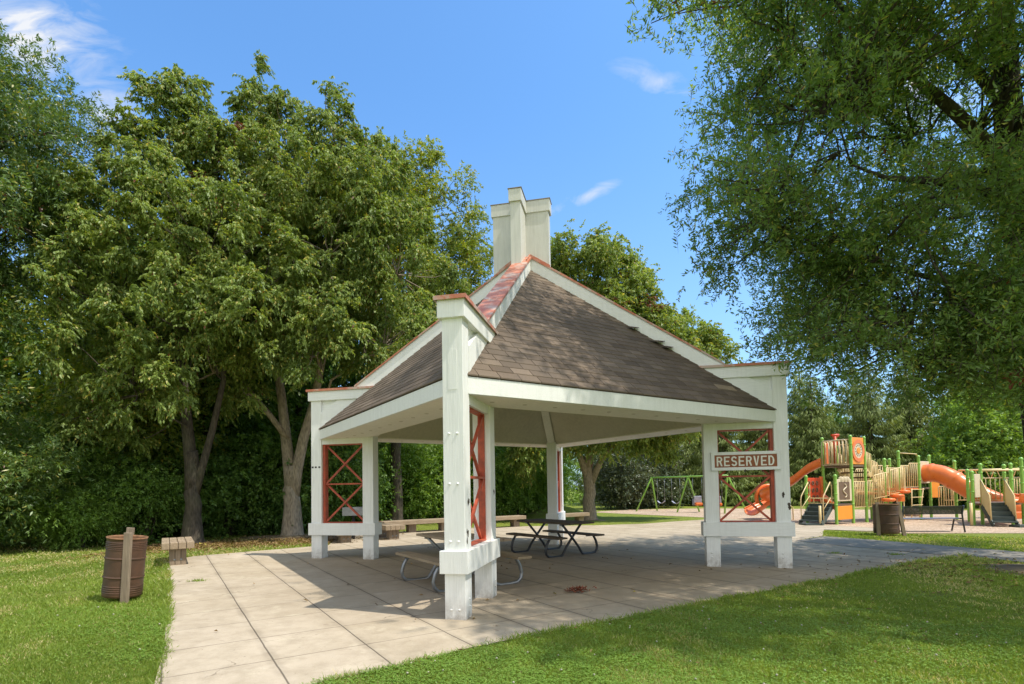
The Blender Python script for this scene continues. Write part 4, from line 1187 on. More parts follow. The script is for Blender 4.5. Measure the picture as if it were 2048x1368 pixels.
def limbs(name, trunk_pts, lobes, C, I, mat, parent, r, r0=0.11, frac=0.5, per=5, zmin=1.8):
    """one limb per lobe from the nearest stem, thin branches from it to the clumps"""
    b = MB(); tp = np.array(trunk_pts)
    dense = [tp[0]]
    for k in range(1, len(tp)):
        if np.linalg.norm(tp[k] - tp[k - 1]) < 4:
            for u in (.25, .5, .75, 1): dense.append(tp[k - 1] * (1 - u) + tp[k] * u)
        else: dense.append(tp[k])
    tp = np.array(dense); LP = []
    for li, lb in enumerate(lobes):
        c = np.array(lb[:3]); dv = c - tp; h = np.hypot(dv[:, 0], dv[:, 1])
        cost = h + abs(dv[:, 2] - .55 * h - .3) * .9 + 3 * (dv[:, 2] < 0)
        k = int(np.argmin(cost)); a = tp[k]; hh = h[k]
        pts = curve(a, c, 0.10 * hh, 7, 0.07, r)
        b.tube(pts, [r0 * (1 - .75 * i / 7) * (0.5 + 0.2 * hh) for i in range(8)], 7)
        LP += [np.array(q) for q in pts[2:]]
    LP = np.array(LP)
    idx = np.arange(len(C)); idx = idx[r.random(len(idx)) < frac]
    for j in idx:
        q = C[j]; d = np.linalg.norm(LP - (q - np.array([0, 0, .3])), axis=1); i0 = int(np.argmin(d))
        b.tube(curve(LP[i0], q, -.04, 3, .05, r), [.026, .019, .013, .007], per, caps=False)
    return b.build(name, mat, parent)

L_ = {}
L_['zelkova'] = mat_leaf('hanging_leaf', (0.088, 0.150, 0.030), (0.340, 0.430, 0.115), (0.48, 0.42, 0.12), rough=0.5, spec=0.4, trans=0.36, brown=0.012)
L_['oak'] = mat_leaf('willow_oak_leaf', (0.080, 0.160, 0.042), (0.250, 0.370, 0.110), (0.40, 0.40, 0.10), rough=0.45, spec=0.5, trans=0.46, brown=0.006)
L_['oak_left'] = mat_leaf('silvery_oak_leaf', (0.052, 0.105, 0.028), (0.180, 0.275, 0.075), (0.38, 0.36, 0.09), rough=0.42, spec=0.55, trans=0.28, brown=0.004)
L_['wood'] = mat_leaf('woodland_leaf', (0.045, 0.110, 0.022), (0.215, 0.350, 0.070), None, rough=0.5, spec=0.4, trans=0.34, brown=0)
L_['bright'] = mat_leaf('bright_shrub_leaf', (0.095, 0.185, 0.030), (0.270, 0.410, 0.085), None, rough=0.5, spec=0.4, trans=0.38, brown=0)
L_['yellow'] = mat_leaf('yellow_green_leaf', (0.115, 0.170, 0.022), (0.330, 0.395, 0.070), (0.45, 0.38, 0.07), rough=0.45, spec=0.45, trans=0.36, brown=0.012)
L_['purple'] = mat_leaf('dull_purple_leaf', (0.045, 0.075, 0.034), (0.135, 0.155, 0.080), None, rough=0.4, spec=0.5, trans=0.15, brown=0)
L_['spruce'] = mat_leaf('spruce_needles', (0.080, 0.120, 0.030), (0.280, 0.340, 0.095), None, rough=0.6, spec=0.3, trans=0.2, brown=0)
B_ = {}
B_['grey'] = mat_bark('grey_brown_bark', (0.16, 0.13, 0.095), (0.44, 0.365, 0.275))
B_['dark'] = mat_bark('dark_bark', (0.035, 0.030, 0.024), (0.12, 0.10, 0.078))
B_['twig'] = mat_simple('twig_bark', (0.085, 0.070, 0.052), 0.9, 0.1, var=0.3)

def make_tree(name, base, label, trunk, tr, lobes, leafmat, bark, seed, dens=1.1, cat='tree', group=None, shell=.45, cut=-.55,
              extra=None, limb_r=0.11, frac=0.5, zmin=1.8, sub=None, **kw):
    r = np.random.default_rng(seed)
    root = at(name, base[0], base[1], 0, label, cat, group)
    bz = root.location.z; off = np.array([base[0], base[1], bz])
    tp = [tuple(np.array(p) - np.array([base[0], base[1], 0])) for p in trunk]
    paths = [(tp, tr)]
    if extra:
        for p, rr_ in extra: paths.append(([tuple(np.array(q) - np.array([base[0], base[1], 0])) for q in p], rr_))
    trunk_mesh('trunk', paths, bark, root, 14)
    lb = [(l[0] - base[0], l[1] - base[1]) + tuple(l[2:]) for l in lobes]
    lb0 = lb
    if sub: lb = sub_lobes(lb, sub[0], sub[1], seed + 5)
    C, O, I = lobe_clumps(lb, dens, r, shell, cut, seed)
    keep = C[:, 2] > 0.35; C, O, I = C[keep], O[keep], I[keep]
    allp = [q for pts_, _ in paths for q in pts_ if q[2] > min(zmin, tp[-1][2] - .3)]
    limbs('branches', allp, lb0, C, I if not sub else None, bark, root, r, limb_r, frac, 5, zmin)
    print('TREE', label[:30], len(C), len(C) * kw['ntwig'] * kw['nleaf'])
    scl = np.array([min(1.0, max(.42, min(l[3], l[4]) / 1.25)) for l in lb])[I]
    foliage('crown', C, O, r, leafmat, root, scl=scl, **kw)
    return root

# flared trunk helper
def trunk_path(x, y, h, lean=(0, 0), r0=.22, r1=.06, k=9, seed=0, flare=1.6):
    r = np.random.default_rng(seed); pts = []; rad = []
    for i in range(k + 1):
        t = i / k
        if i and -0.1 + (h + .1) * t < 0.7: continue
        pts.append((x + lean[0] * t + r.normal() * .03 * (i > 1), y + lean[1] * t + r.normal() * .03 * (i > 1), -0.1 + (h + .1) * t))
        rad.append(r0 * (1 - t) + r1 * t)
    pts.insert(1, (x, y, 0.12)); rad.insert(1, r0 * 1.15); rad[0] = r0 * flare
    pts.insert(2, (x, y, 0.45)); rad.insert(2, r0 * 1.02)
    return pts, rad

HANG = dict(ntwig=25, nleaf=17, spread=0.27, tw=(0.28, 0.68), leaf=(0.106, 0.046), out=0.60, rand=0.50, up=0.22, droop=0.55, hang=0.95, side=0.55, limb_r=.05, frac=.3)
# ---- T3: forked smooth trunk beside the left pier
tp3, tr3 = trunk_path(-6.97, 16.99, 2.25, (0.0, 0), .30, .205, seed=3)
fork1 = ([(-7.0, 16.99, 1.2), (-7.06, 16.99, 2.1), (-7.18, 17.0, 3.2), (-7.35, 17.1, 4.4), (-7.6, 17.2, 6.0), (-7.9, 17.2, 9.5), (-8.2, 17.2, 13)], [.19, .185, .165, .14, .11, .07, .03])
fork2 = ([(-6.94, 16.99, 1.2), (-6.83, 16.98, 2.1), (-6.60, 16.95, 3.1), (-6.25, 16.9, 4.2), (-5.9, 16.9, 6.0), (-5.5, 16.9, 9.5), (-5.3, 16.9, 12.5)], [.18, .175, .155, .13, .10, .07, .03])
fork3 = ([(-7.1, 16.95, 3.1), (-7.6, 16.7, 3.9), (-8.4, 16.4, 5.0), (-9.2, 16.2, 6.2)], [.10, .085, .06, .03])
lob3 = [(-8.35, 17.2, 14.1, .42, .7, 2.0, 1.8), (-7.4, 17.3, 13.2, .42, .7, 1.9, 1.8), (-7.9, 17.2, 12.9, .5, .8, 1.6, 1.5), (-8.2, 17.2, 11.5, 1.2, 1.4, 1.7), (-6.9, 17.2, 11.0, 1.1, 1.3, 1.9), (-5.9, 17.0, 13.0, .6, .9, 1.8, 1.5), (-5.2, 17.0, 12.5, .5, .8, 1.5, 1.4), (-5.2, 17.0, 11.6, 1.1, 1.3, 1.6), (-4.2, 17.2, 10.8, 1.3, 1.4, 1.5),
        (-7.6, 16.4, 9.4, 2.6, 2.4, 2.4), (-5.4, 16.0, 8.6, 2.6, 2.3, 2.4), (-3.6, 16.9, 8.3, 2.1, 2.2, 2.4), (-8.0, 15.6, 6.6, 2.4, 2.0, 1.7), (-5.6, 15.4, 6.4, 2.2, 1.9, 1.4), (-3.9, 16.3, 5.8, 1.9, 1.8, 1.3),
        (-6.3, 18.8, 9.5, 3.2, 2.4, 3.4, .5), (-8.6, 15.4, 4.9, 1.3, 1.2, .8)]
make_tree('broadleaf_tree', (-6.97, 16.99), 'tall tree with pale forked trunk growing just left of the left pier', tp3, tr3, lob3, L_['zelkova'], B_['grey'], 31, dens=1.25, cut=-.45, sub=(3.8, (.48, .48, 1.15)), shell=.35, extra=[fork1, fork2, fork3], rare_clump=.006, **HANG)
# ---- T2
tp2, tr2 = trunk_path(-8.96, 15.03, 2.6, (0.0, 0), .25, .15, seed=5)
f21 = ([(-8.97, 15.03, 1.2), (-9.0, 15.03, 2.2), (-9.22, 15.1, 3.8), (-9.5, 15.2, 6), (-9.7, 15.2, 9), (-9.8, 15.2, 12)], [.19, .17, .14, .11, .07, .03])
f22 = ([(-8.92, 15.03, 1.2), (-8.72, 15.05, 2.1), (-8.45, 15.1, 3.2), (-8.2, 15.2, 4.6), (-8.1, 15.2, 8)], [.10, .10, .09, .07, .04])
lob2 = [(-9.5, 15.3, 12.9, .38, .7, 1.6, 1.8), (-10.25, 15.2, 12.1, .36, .7, 1.4, 1.8), (-9.0, 15.3, 12.0, .4, .7, 1.3, 1.5), (-9.9, 15.2, 10.3, 1.1, 1.2, 1.5), (-8.7, 15.4, 10.9, .7, .9, 1.7), (-9.9, 14.6, 8.6, 2.0, 1.8, 2.0), (-8.2, 14.5, 7.8, 1.9, 1.7, 1.9), (-10.4, 14.2, 6.2, 1.8, 1.7, 1.5),
        (-8.4, 13.9, 5.7, 2.1, 1.6, 1.3), (-6.9, 14.4, 6.6, 1.5, 1.4, 1.3), (-9.8, 13.8, 4.2, 1.6, 1.2, .9), (-8.9, 16.4, 8.5, 2.4, 1.6, 3.0, .5)]
make_tree('broadleaf_tree', (-8.96, 15.03), 'dark-trunked tree with drooping leaves behind the barrel and end-on bench', tp2, tr2, lob2, L_['zelkova'], B_['dark'], 21, dens=1.25, cut=-.45, sub=(3.8, (.45, .45, 1.05)), shell=.35, extra=[f21, f22], rare_clump=.008, **HANG)
# ---- T1: far-left oak
OAKL = dict(ntwig=20, nleaf=17, spread=0.45, tw=(0.35, 0.8), leaf=(0.125, 0.034), out=0.9, rand=0.5, up=0.05, droop=0.2, hang=0.25, side=0.9)
tp1, tr1 = trunk_path(-14.2, 13.6, 12, (0.3, 0), .30, .06, seed=6)
lob1 = [(-14.2, 13.4, 11.4, 1.7, 1.9, 2.2), (-12.1, 13.2, 10.6, 1.1, 1.4, 2.1), (-13.4, 12.3, 9.8, 2.4, 2.0, 1.6), (-12.0, 12.9, 8.0, 1.7, 1.8, 1.5), (-13.6, 11.8, 7.2, 2.4, 1.8, 1.2), (-12.7, 12.4, 5.7, 1.7, 1.6, 1.1),
        (-14.0, 11.8, 4.4, 2.2, 1.6, 1.0), (-12.9, 12.5, 3.7, 1.4, 1.2, .8), (-15.5, 14, 8, 3, 3, 5, .4), (-13.3, 12.0, 2.5, 1.5, 1.1, .8), (-12.2, 12.6, 1.9, 1.0, .9, .6)]
make_tree('oak_tree', (-14.2, 13.6), 'large silvery-green oak filling the left edge with low sweeping branches', tp1, tr1, lob1, L_['oak_left'], B_['dark'], 41, dens=1.8, cut=-.5, sub=(3.0, (.75, .75, .5)), limb_r=.05, frac=.3, rare_clump=.012, **OAKL)
# ---- T4: yellower tree further back
tp4, tr4 = trunk_path(-4.6, 21.3, 13, (0.2, 0), .24, .05, seed=8)
lob4 = [(-4.9, 21.3, 13.3, 1.4, 1.6, 1.8), (-3.5, 21.2, 12.4, 1.7, 1.7, 2.0), (-2.5, 21.1, 10.2, 1.4, 1.5, 2.0), (-2.3, 21.0, 8.0, 1.3, 1.4, 1.6), (-4.8, 20.6, 10.4, 2.4, 2.0, 2.4), (-4.4, 20.4, 7.2, 2.4, 1.8, 1.8), (-6.3, 21.0, 11, 2.0, 2.0, 2.6)]
make_tree('broadleaf_tree', (-4.6, 21.3), 'yellow-green tree standing behind, its crown meeting the sky left of the cupola', tp4, tr4, lob4, L_['yellow'], B_['dark'], 51, dens=1.1, cut=-.5, sub=(2.6, (.65, .65, .9)), limb_r=.05, frac=.3, rare_clump=.01,
          ntwig=20, nleaf=14, spread=.45, tw=(.35, .8), leaf=(.12, .055), out=.8, rand=.7, up=.2, droop=.2, hang=.5, side=.7)
# ---- T5 behind the pavilion
tp5, tr5 = trunk_path(3.52, 24.56, 2.9, (0.0, 0), .29, .24, seed=9)
f51 = ([(3.5, 24.5, 1.7), (3.1, 24.5, 3.0), (2.7, 24.6, 5), (2.7, 24.6, 9)], [.17, .14, .10, .04])
f52 = ([(3.55, 24.5, 1.6), (4.1, 24.4, 2.8), (4.9, 24.4, 3.9), (6.2, 24.4, 5.2)], [.17, .13, .09, .04])
f53 = ([(3.52, 24.5, 2.4), (3.7, 24.5, 4), (4.2, 24.5, 7), (4.6, 24.5, 11)], [.15, .12, .08, .03])
lob5 = [(2.6, 24.6, 10.9, 1.0, 1.3, 1.8), (4.6, 24.6, 11.2, 1.3, 1.5, 1.9), (5.6, 24.4, 9.8, 1.5, 1.6, 1.8), (3.4, 24.2, 8.7, 2.2, 2.0, 2.0), (6.9, 24.4, 8.6, 1.5, 1.6, 1.6), (8.3, 24.4, 7.3, 1.2, 1.3, 1.2), (5.6, 23.6, 6.6, 2.6, 2.0, 1.8), (2.3, 24.0, 6.2, 2.0, 1.9, 1.8), (7.6, 23.8, 5.4, 1.8, 1.5, 1.5), (4.6, 23.2, 4.9, 2.2, 1.5, 1.1), (1.6, 23.8, 4.3, 1.5, 1.4, 1.1), (7.4, 23.6, 3.9, 1.4, 1.2, .9)]
make_tree('broadleaf_tree', (3.52, 24.56), 'leafy tree with sunlit multi-stem trunk behind the pavilion roof and back pier', tp5, tr5, lob5, L_['zelkova'], B_['grey'], 61, dens=1.5, cut=-.6, sub=(3.6, (.65, .65, .8)), limb_r=.05, frac=.3, extra=[f51, f52, f53], rare_clump=.008,
          ntwig=24, nleaf=14, spread=.42, tw=(.4, .9), leaf=(.15, .068), out=.6, rand=.55, up=.25, droop=.45, hang=.75, side=.6)
# ---- T6 big willow oak on the right
tb6 = (9.2, 9.1)
tp6 = [(9.2, 9.1, -.15), (9.2, 9.1, .1), (9.19, 9.1, .5), (9.14, 9.12, 1.5), (9.05, 9.14, 3), (8.95, 9.17, 5), (8.86, 9.2, 7), (8.8, 9.2, 9), (8.76, 9.2, 11), (8.7, 9.2, 14)]
tr6 = [.50, .36, .30, .27, .25, .235, .215, .19, .14, .05]
big = [([(8.85, 9.2, 6.7), (8.45, 9.15, 7.35), (7.7, 9.05, 8.0), (6.9, 9.0, 8.65), (6.2, 8.95, 9.3), (5.6, 8.9, 9.9)], [.12, .11, .095, .075, .05, .02]),
       ([(8.8, 9.2, 8.1), (8.2, 9.1, 8.7), (7.4, 9.0, 9.2), (6.7, 8.9, 9.7)], [.10, .085, .06, .02]),
       ([(8.88, 9.2, 6.4), (8.0, 9.1, 6.65), (7.2, 9.0, 6.7), (6.5, 9.0, 6.75), (5.9, 9.0, 7.0)], [.075, .07, .06, .04, .015]),
       ([(8.93, 9.15, 4.8), (8.2, 9.0, 4.85), (7.4, 8.9, 4.9), (6.6, 8.9, 5.1), (6.1, 8.9, 5.3)], [.075, .065, .05, .03, .012]),
       ([(8.98, 9.15, 4.0), (8.2, 9.2, 3.95), (7.3, 9.3, 4.1), (6.8, 9.3, 4.3)], [.06, .05, .03, .012]),
       ([(8.85, 9.1, 7.5), (8.7, 8.0, 8.3), (8.5, 6.6, 9.2), (8.3, 5.2, 9.8)], [.12, .09, .06, .03]),
       ([(8.9, 9.2, 5.5), (9.9, 9.3, 6.8), (11.5, 9.5, 8.2)], [.12, .09, .04]),
       ([(8.85, 9.2, 7), (8.8, 10.5, 7.6), (8.6, 12.3, 8.2)], [.10, .07, .03])]
lob6 = [(4.5, 8.8, 10.0, 1.6, 1.8, .9), (4.85, 8.9, 9.2, 2.0, 2.1, 1.2), (5.3, 8.7, 7.7, 2.0, 2.2, .9), (4.6, 8.9, 6.3, 1.7, 1.9, .65), (6.1, 8.9, 5.3, 1.6, 1.8, .75, 1.3), (6.7, 8.8, 4.35, 1.4, 1.7, .6, 1.4), (7.1, 9.3, 3.75, 1.9, 2.0, .7, 1.5), (7.0, 8.4, 4.4, 1.3, 1.5, .7, 1.2),
        (7.3, 8.8, 6.3, 1.6, 2.0, .9, .7), (7.0, 9.6, 9.8, 2.6, 2.8, 1.8), (8.6, 9.2, 12.8, 3.6, 3.8, 2.4), (8.4, 5.6, 9.4, 3.4, 2.6, 2.2, 1.4), (7.2, 4.2, 10.4, 2.2, 1.7, 1.6, 1.5), (12.0, 9.0, 8.2, 4.2, 4.2, 4.2, .5),
        (4.9, 7.4, 11.4, 2.2, 2.1, 1.7), (8.2, 12.4, 7.0, 3.6, 2.4, 2.4, .8), (8.6, 8.7, 4.6, 1.7, 1.9, .9, 1.1), (8.8, 8.2, 3.8, 1.5, 1.5, .7, 1.4), (8.2, 7.6, 5.6, 1.5, 1.4, 1.0, 1.1), (9.4, 10.6, 3.9, 1.8, 1.6, .6, 1.1), (10.5, 11.6, 4.6, 2.2, 2.0, 1.0), (11.4, 5.6, 8.0, 3.2, 2.6, 2.6, .6), (7.6, 9.8, 8.0, 1.6, 2.0, 1.0, .7), (6.3, 10.6, 5.9, 2.0, 1.8, .9, .8)]
make_tree('oak_tree', tb6, 'big dark willow oak overhanging from the right edge of the lawn', tp6, tr6, lob6, L_['oak'], B_['dark'], 71, dens=1.28, shell=.2, cut=-.36, sub=(2.3, (.95, .95, .24)), extra=big, limb_r=.028, frac=.75, zmin=4.0, rare_clump=.006,
          ntwig=17, nleaf=17, spread=.34, tw=(.30, .62), leaf=(.10, .030), out=.75, rand=.5, up=.02, droop=.06, hang=.0, side=1.1, wide=.5, sticks=(B_['twig'], .8))

# ================================================================== woodland, shrubs, spruces (shared meshes)
def proto_tree(name, seed, leafmat, h=12, R=3.2, leaf=(.20, .10), dens=.75, bark=None, low=.25):
    r = np.random.default_rng(seed)
    root = empty(name, (0, 0, 0))
    tp, tr = trunk_path(0, 0, h * .9, (r.normal() * .3, 0), .20, .04, seed=seed)
    trunk_mesh('trunk', [(tp, tr)], bark or B_['dark'], root, 8)
    lobes = []
    for i in range(9):
        f = low + (1 - low) * (i + .5) / 9; a = i * 2.4 + seed; rr_ = R * .45 * math.sin(PI * min(.95, f * .9 + .1)) ** .5
        lobes.append((rr_ * math.cos(a), rr_ * math.sin(a), h * f * .93, R * .62 * (1.1 - .5 * f), R * .62 * (1.1 - .5 * f), h * .13))
    lobes.append((0, 0, h * .9, R * .35, R * .35, h * .11))
    C, O, I = lobe_clumps(lobes, dens, r, .4, -.6, seed)
    k = C[:, 2] > .4; C, O, I = C[k], O[k], I[k]
    limbs('branches', tp, lobes, C, I, bark or B_['dark'], root, r, .06, .3, 4)
    foliage('crown', C, O, r, leafmat, root, ntwig=14, nleaf=10, spread=.5, tw=(.4, .9), leaf=leaf, out=.8, rand=.6, up=.1, droop=.3, hang=.4, side=.8)
    return root
def proto_shrub(name, seed, leafmat, h=3.6, R=2.0, leaf=(.13, .065), dens=1.5, nt=14, nl=10):
    r = np.random.default_rng(seed); root = empty(name, (0, 0, 0))
    lobes = [(0, 0, h * .45, R * .8, R * .8, h * .45)]
    for i in range(7):
        a = i * 2.4 + seed; f = r.random(); lobes.append((R * .55 * math.cos(a), R * .55 * math.sin(a), h * (.25 + .6 * f), R * .5, R * .5, h * .2))
    C, O, I = lobe_clumps(lobes, dens, r, .5, -.7, seed)
    k = C[:, 2] > .12; C, O, I = C[k], O[k], I[k]
    b = MB()
    for i in range(7):
        a = r.uniform(0, 6.28); q = np.array([math.cos(a) * R * r.uniform(.2, .7), math.sin(a) * R * r.uniform(.2, .7), h * r.uniform(.5, .9)])
        b.tube(curve((r.normal() * .1, r.normal() * .1, -.1), q, .2, 5, .06, r), [.035, .03, .026, .02, .014, .008], 6)
    b.build('stem', B_['dark'], root)
    foliage('leaves', C, O, r, leafmat, root, ntwig=nt, nleaf=nl, spread=.32, tw=(.25, .6), leaf=leaf, out=.8, rand=.6, up=.1, droop=.3, hang=.35, side=.8)
    return root
def proto_spruce(name, seed, h=9.5, R=2.7):
    r = np.random.default_rng(seed); root = empty(name, (0, 0, 0))
    b = MB(); b.tube([(0, 0, -.1), (0, 0, h * .5), (0, 0, h)], [.18, .11, .02], 8)
    P, D, S_, Lg, W, tn = [], [], [], [], [], []
    z = .5
    while z < h - .15:
        rad = R * (1 - z / h) ** .75 * r.uniform(.82, 1.12); nb = int(5 + 5 * (1 - z / h))
        for k in range(nb):
            a = r.uniform(0, 2 * PI); L = rad * r.uniform(.75, 1.1); d = np.array([math.cos(a), math.sin(a), 0]); up = .12 if z > h * .5 else -.05
            ns = max(4, int(L / .10)); tint = r.random() * .6
            prev = np.array([0, 0, z])
            for j in range(1, ns + 1):
                t = j / ns; p = np.array([0, 0, z]) + d * L * t + np.array([0, 0, L * (up * t - .30 * t * (1 - t) * 1.2 + .10 * t * t)])
                for q in range(4):
                    sd = np.cross(d, [0, 0, 1]); w = (1 - t * .6) * .22
                    o_ = sd * r.normal() * w
                    P.append(p + o_ + r.normal(size=3) * .02); D.append(d * r.uniform(.2, .7) + sd * np.sign(o_ @ sd) * r.uniform(0, .5) + np.array([0, 0, -r.uniform(.4, 1.1)]))
                    S_.append(r.normal(size=3)); Lg.append(r.uniform(.18, .42) * (.5 + .5 * min(1, rad))); W.append(r.uniform(.04, .075)); tn.append(min(1, max(0, tint * .7 + t * .35 + r.normal() * .1)))
            if k % 2 == 0: b.tube([(0, 0, z), tuple(np.array([0, 0, z]) + d * L * .5 + np.array([0, 0, L * (up * .5 - .09)])), tuple(p)], [.025, .015, .006], 4, caps=False)
        z += r.uniform(.16, .26)
    b.build('trunk', B_['dark'], root)
    P = np.array(P); D = nrm(np.array(D)); S_ = nrm(np.cross(D, nrm(np.array(S_))))
    quad_leaves('crown', P, D, S_, np.array(Lg), np.array(W), np.array(tn), np.full(len(P), .5), L_['spruce'], root, fold=.1, wide=.35)
    return root

def scatter(protos, spots, labels, cat, group, name=None):
    used = set()
    for i, (k, x, y, s, rz) in enumerate(spots):
        p = protos[k]
        if k not in used: o = p; used.add(k)
        else: o = copy_tree(p)
        o.location = (x, y, G(x, y)); o.rotation_euler = (0, 0, rz); o.scale = (s if not isinstance(s, tuple) else s[0],) * 2 + ((s if not isinstance(s, tuple) else s[1]),)
        lb = labels[i] if isinstance(labels, list) else labels
        tag(o, lb, cat, group)

wt = [proto_tree('woodland_tree', 101, L_['wood']), proto_tree('woodland_tree', 102, L_['wood'], h=11, R=2.8), proto_tree('woodland_tree', 103, L_['yellow'], h=12, R=3.0)]
spots = [(0, -24, 22, 1.0, 0), (1, -20.5, 20, 1.0, 1), (2, -17.3, 21.5, 1.05, 2), (0, -14.2, 20.5, 0.95, 3), (1, -11.5, 20.2, 1.05, 4), (0, -9.0, 22.5, 1.0, 5), (1, -6.4, 25.5, 1.0, .5),
         (2, -12.6, 17.6, .80, 1.2), (0, -18.5, 26.5, 1.1, 4.4), (1, -13, 26.5, 1.15, 2.2), (0, -2.6, 29.5, .82, 1.5), (1, 0.9, 31.5, .62, 2.9)]
labs = ['dark woodland tree deep behind the left lawn'] * 12
labs[7] = 'yellow-green tree between the left oak and the drooping tree'
labs[2] = 'yellow-tinged woodland tree behind the left oak'
labs[10] = 'woodland tree seen beneath the pavilion roof, left of the back pier'
labs[11] = 'short woodland tree seen beneath the roof beside the back pier'
scatter(wt, spots, labs, 'tree', 'woodland trees behind the left lawn')

sh_ = [proto_shrub('shrub', 201, L_['wood']), proto_shrub('shrub', 202, L_['bright']), proto_shrub('shrub', 203, L_['wood'], h=3.0, R=2.2), proto_shrub('shrub', 204, L_['bright'], h=4.6, R=2.2)]
sp = []
xs = np.linspace(-17.5, -6.9, 9)
for i, x in enumerate(xs): sp.append((0 if i % 2 else 2, float(x), 18.0 + 1.0 * math.sin(i * 1.9) + (x + 17) * .13, (1.05 + .15 * math.sin(i * 3.1), 1.0 + .2 * math.sin(i)), i * 1.3))
nd = len(sp)
for i, (x, y, s) in enumerate(((-14.6, 14.6, .8), (-12.2, 14.9, .72), (-10.6, 15.4, .62), (-11.4, 14.2, .42), (-13.4, 13.0, .45))): sp.append((1 if i % 2 else 0, x, y, s, i * 1.1))
nl = len(sp)
for i, (k, x, y, s) in enumerate(((3, -5.4, 23.6, 1.0), (1, -3.6, 24.6, 1.15), (3, -1.6, 25.4, 1.0), (1, 0.1, 27.6, 1.2), (3, 1.4, 29.0, .95), (1, -7.4, 22.2, 1.0))): sp.append((k, x, y, s, i * .9))
lab = ['dark leafy shrub in the shaded undergrowth behind the left trees'] * nd + ['low leafy bush spilling onto the left lawn under the oak'] * (nl - nd) + ['bright leafy shrub seen beneath the pavilion roof behind the benches'] * 6
scatter(sh_, sp, lab, 'shrub', 'shrubs along the woodland edge')
# one group tag per kind of shrub
for o in list(col.objects):
    if o.get('category') == 'shrub':
        if 'undergrowth' in o['label']: o['group'] = 'dark shrubs in the undergrowth'
        elif 'low leafy' in o['label']: o['group'] = 'low bushes by the left lawn'
        else: o['group'] = 'bright shrubs beyond the paving'

pr = [proto_shrub('shrub', 205, L_['purple'], h=4.2, R=2.3, leaf=(.17, .09), dens=1.2)]
scatter(pr, [(0, 7.6, 36.6, .95, 0), (0, 10.2, 39, 1.0, 2)], ['dark bronze-green shrub right of the sunlit trunk', 'dark bronze-green shrub behind the left legs of the swing set'], 'shrub', None)

spr = [proto_spruce('spruce_tree', 301), proto_spruce('spruce_tree', 302, h=8.6, R=2.9)]
ss = []; sl = []
for i in range(9):
    x = 9.5 + i * 3.35; y = 43.5 - i * .75 + .8 * math.sin(i * 2.3); ss.append((i % 2, x, y, (1.15 + .1 * math.sin(i * 1.7), 1.13 + .09 * math.sin(i * 2.9)), i * 1.7)); sl.append('weeping green spruce in the row behind the swings and play structure')
for i in range(8):
    x = 8 + i * 4.3; y = 48.5 - i * .5; ss.append((i % 2, x, y, (1.35, 1.34 + .10 * math.sin(i * 1.3)), i * .7)); sl.append('weeping green spruce in the row behind the swings and play structure')
scatter(spr, ss, sl, 'spruce', 'row of spruces behind the play area')
rt = [proto_tree('leafy_tree', 401, L_['bright'], h=7.6, R=4.2, leaf=(.22, .12), dens=.62, low=.12), proto_tree('leafy_tree', 402, L_['yellow'], h=7.2, R=3.8, leaf=(.22, .12), dens=.62, low=.12)]
scatter(rt, [(0, 30.5, 34.5, 1.0, 0), (1, 36.0, 33.5, 1.02, 1), (0, 41.5, 33.0, 1.1, 2), (1, 33.8, 38.5, 1.15, 3)],
        ['round leafy tree just right of the last spruce', 'yellow-green leafy tree above the dark steps at the right edge', 'leafy tree beyond the right edge of the play area', 'taller yellow-green tree behind the right-hand leafy trees'], 'tree', None)
far = [proto_tree('woodland_tree', 104, L_['wood'], h=11, R=4.5, leaf=(.34, .18), dens=.4, low=.1)]
fs_ = [(0, x, y, s, x) for x, y, s in ((-34, 24, 1.0), (-30, 30, 1.1), (-22, 34, 1.1), (-14, 36, 1.05), (-6, 38, .95), (1, 42, .75), (48, 40, .9), (40, 46, .85), (20, 56, .8), (32, 54, .8), (56, 34, .9), (-40, 16, 1.0))]
scatter(far, fs_, 'distant tree glimpsed through the woodland behind the park', 'tree', 'distant trees beyond the park')

# ================================================================== GROUND SHEETS
def ground_sheet(name, poly, dz, mat, kind='structure', extra=None):
    me = bpy.data.meshes.new(name); vs = [(x, y, G(x, y) + dz) for x, y in poly]
    me.from_pydata(vs, [], [list(range(len(vs)))]); me.update(); me.materials.append(mat)
    o = bpy.data.objects.new(name, me); col.objects.link(o); return tag(o, kind=kind)
ground_sheet('ground', [(-500, -300), (500, -300), (500, 600), (-500, 600)], 0, M['ground'])
PAVE = [(-1.95, 3.15), (-1.49, 4.14), (-.96, 4.5), (-.44, 4.97), (.32, 5.5), (.96, 5.89), (2.4, 6.81), (3.32, 7.41), (4.86, 8.37), (6.48, 9.45), (8.16, 10.45), (9.24, 10.98),
        (8.86, 11.2), (7.9, 13.1), (7.5, 14.31), (8.97, 15.6), (10.36, 17.93), (11.35, 17.25), (12.6, 17.2), (12.2, 19.0), (10.6, 21.8), (9.3, 25.6), (8.43, 23.84), (7.09, 22.95), (5.19, 21.5), (3.3, 20.9), (0.6, 20.7), (-1.1, 20.4),
        (-5.3, 17.75), (-5.2, 15.6), (-4.9, 14.3), (-7.2, 12.1), (-7.2, 11.0), (-6.93, 10.74), (-4.85, 7.55), (-3.25, 5.02), (-2.77, 4.17), (-2.4, 3.5)]
ASPH = [(7.5, 14.31), (7.9, 13.1), (8.86, 11.2), (9.24, 10.98), (9.37, 10.51), (9.48, 10.02), (10.2, 8.3), (12.0, 5.2), (14.5, 2), (17, 2.5), (13.8, 6.2), (11.9, 9.4), (10.93, 11.53), (10.23, 12.87), (9.59, 14.47), (8.97, 15.49)]
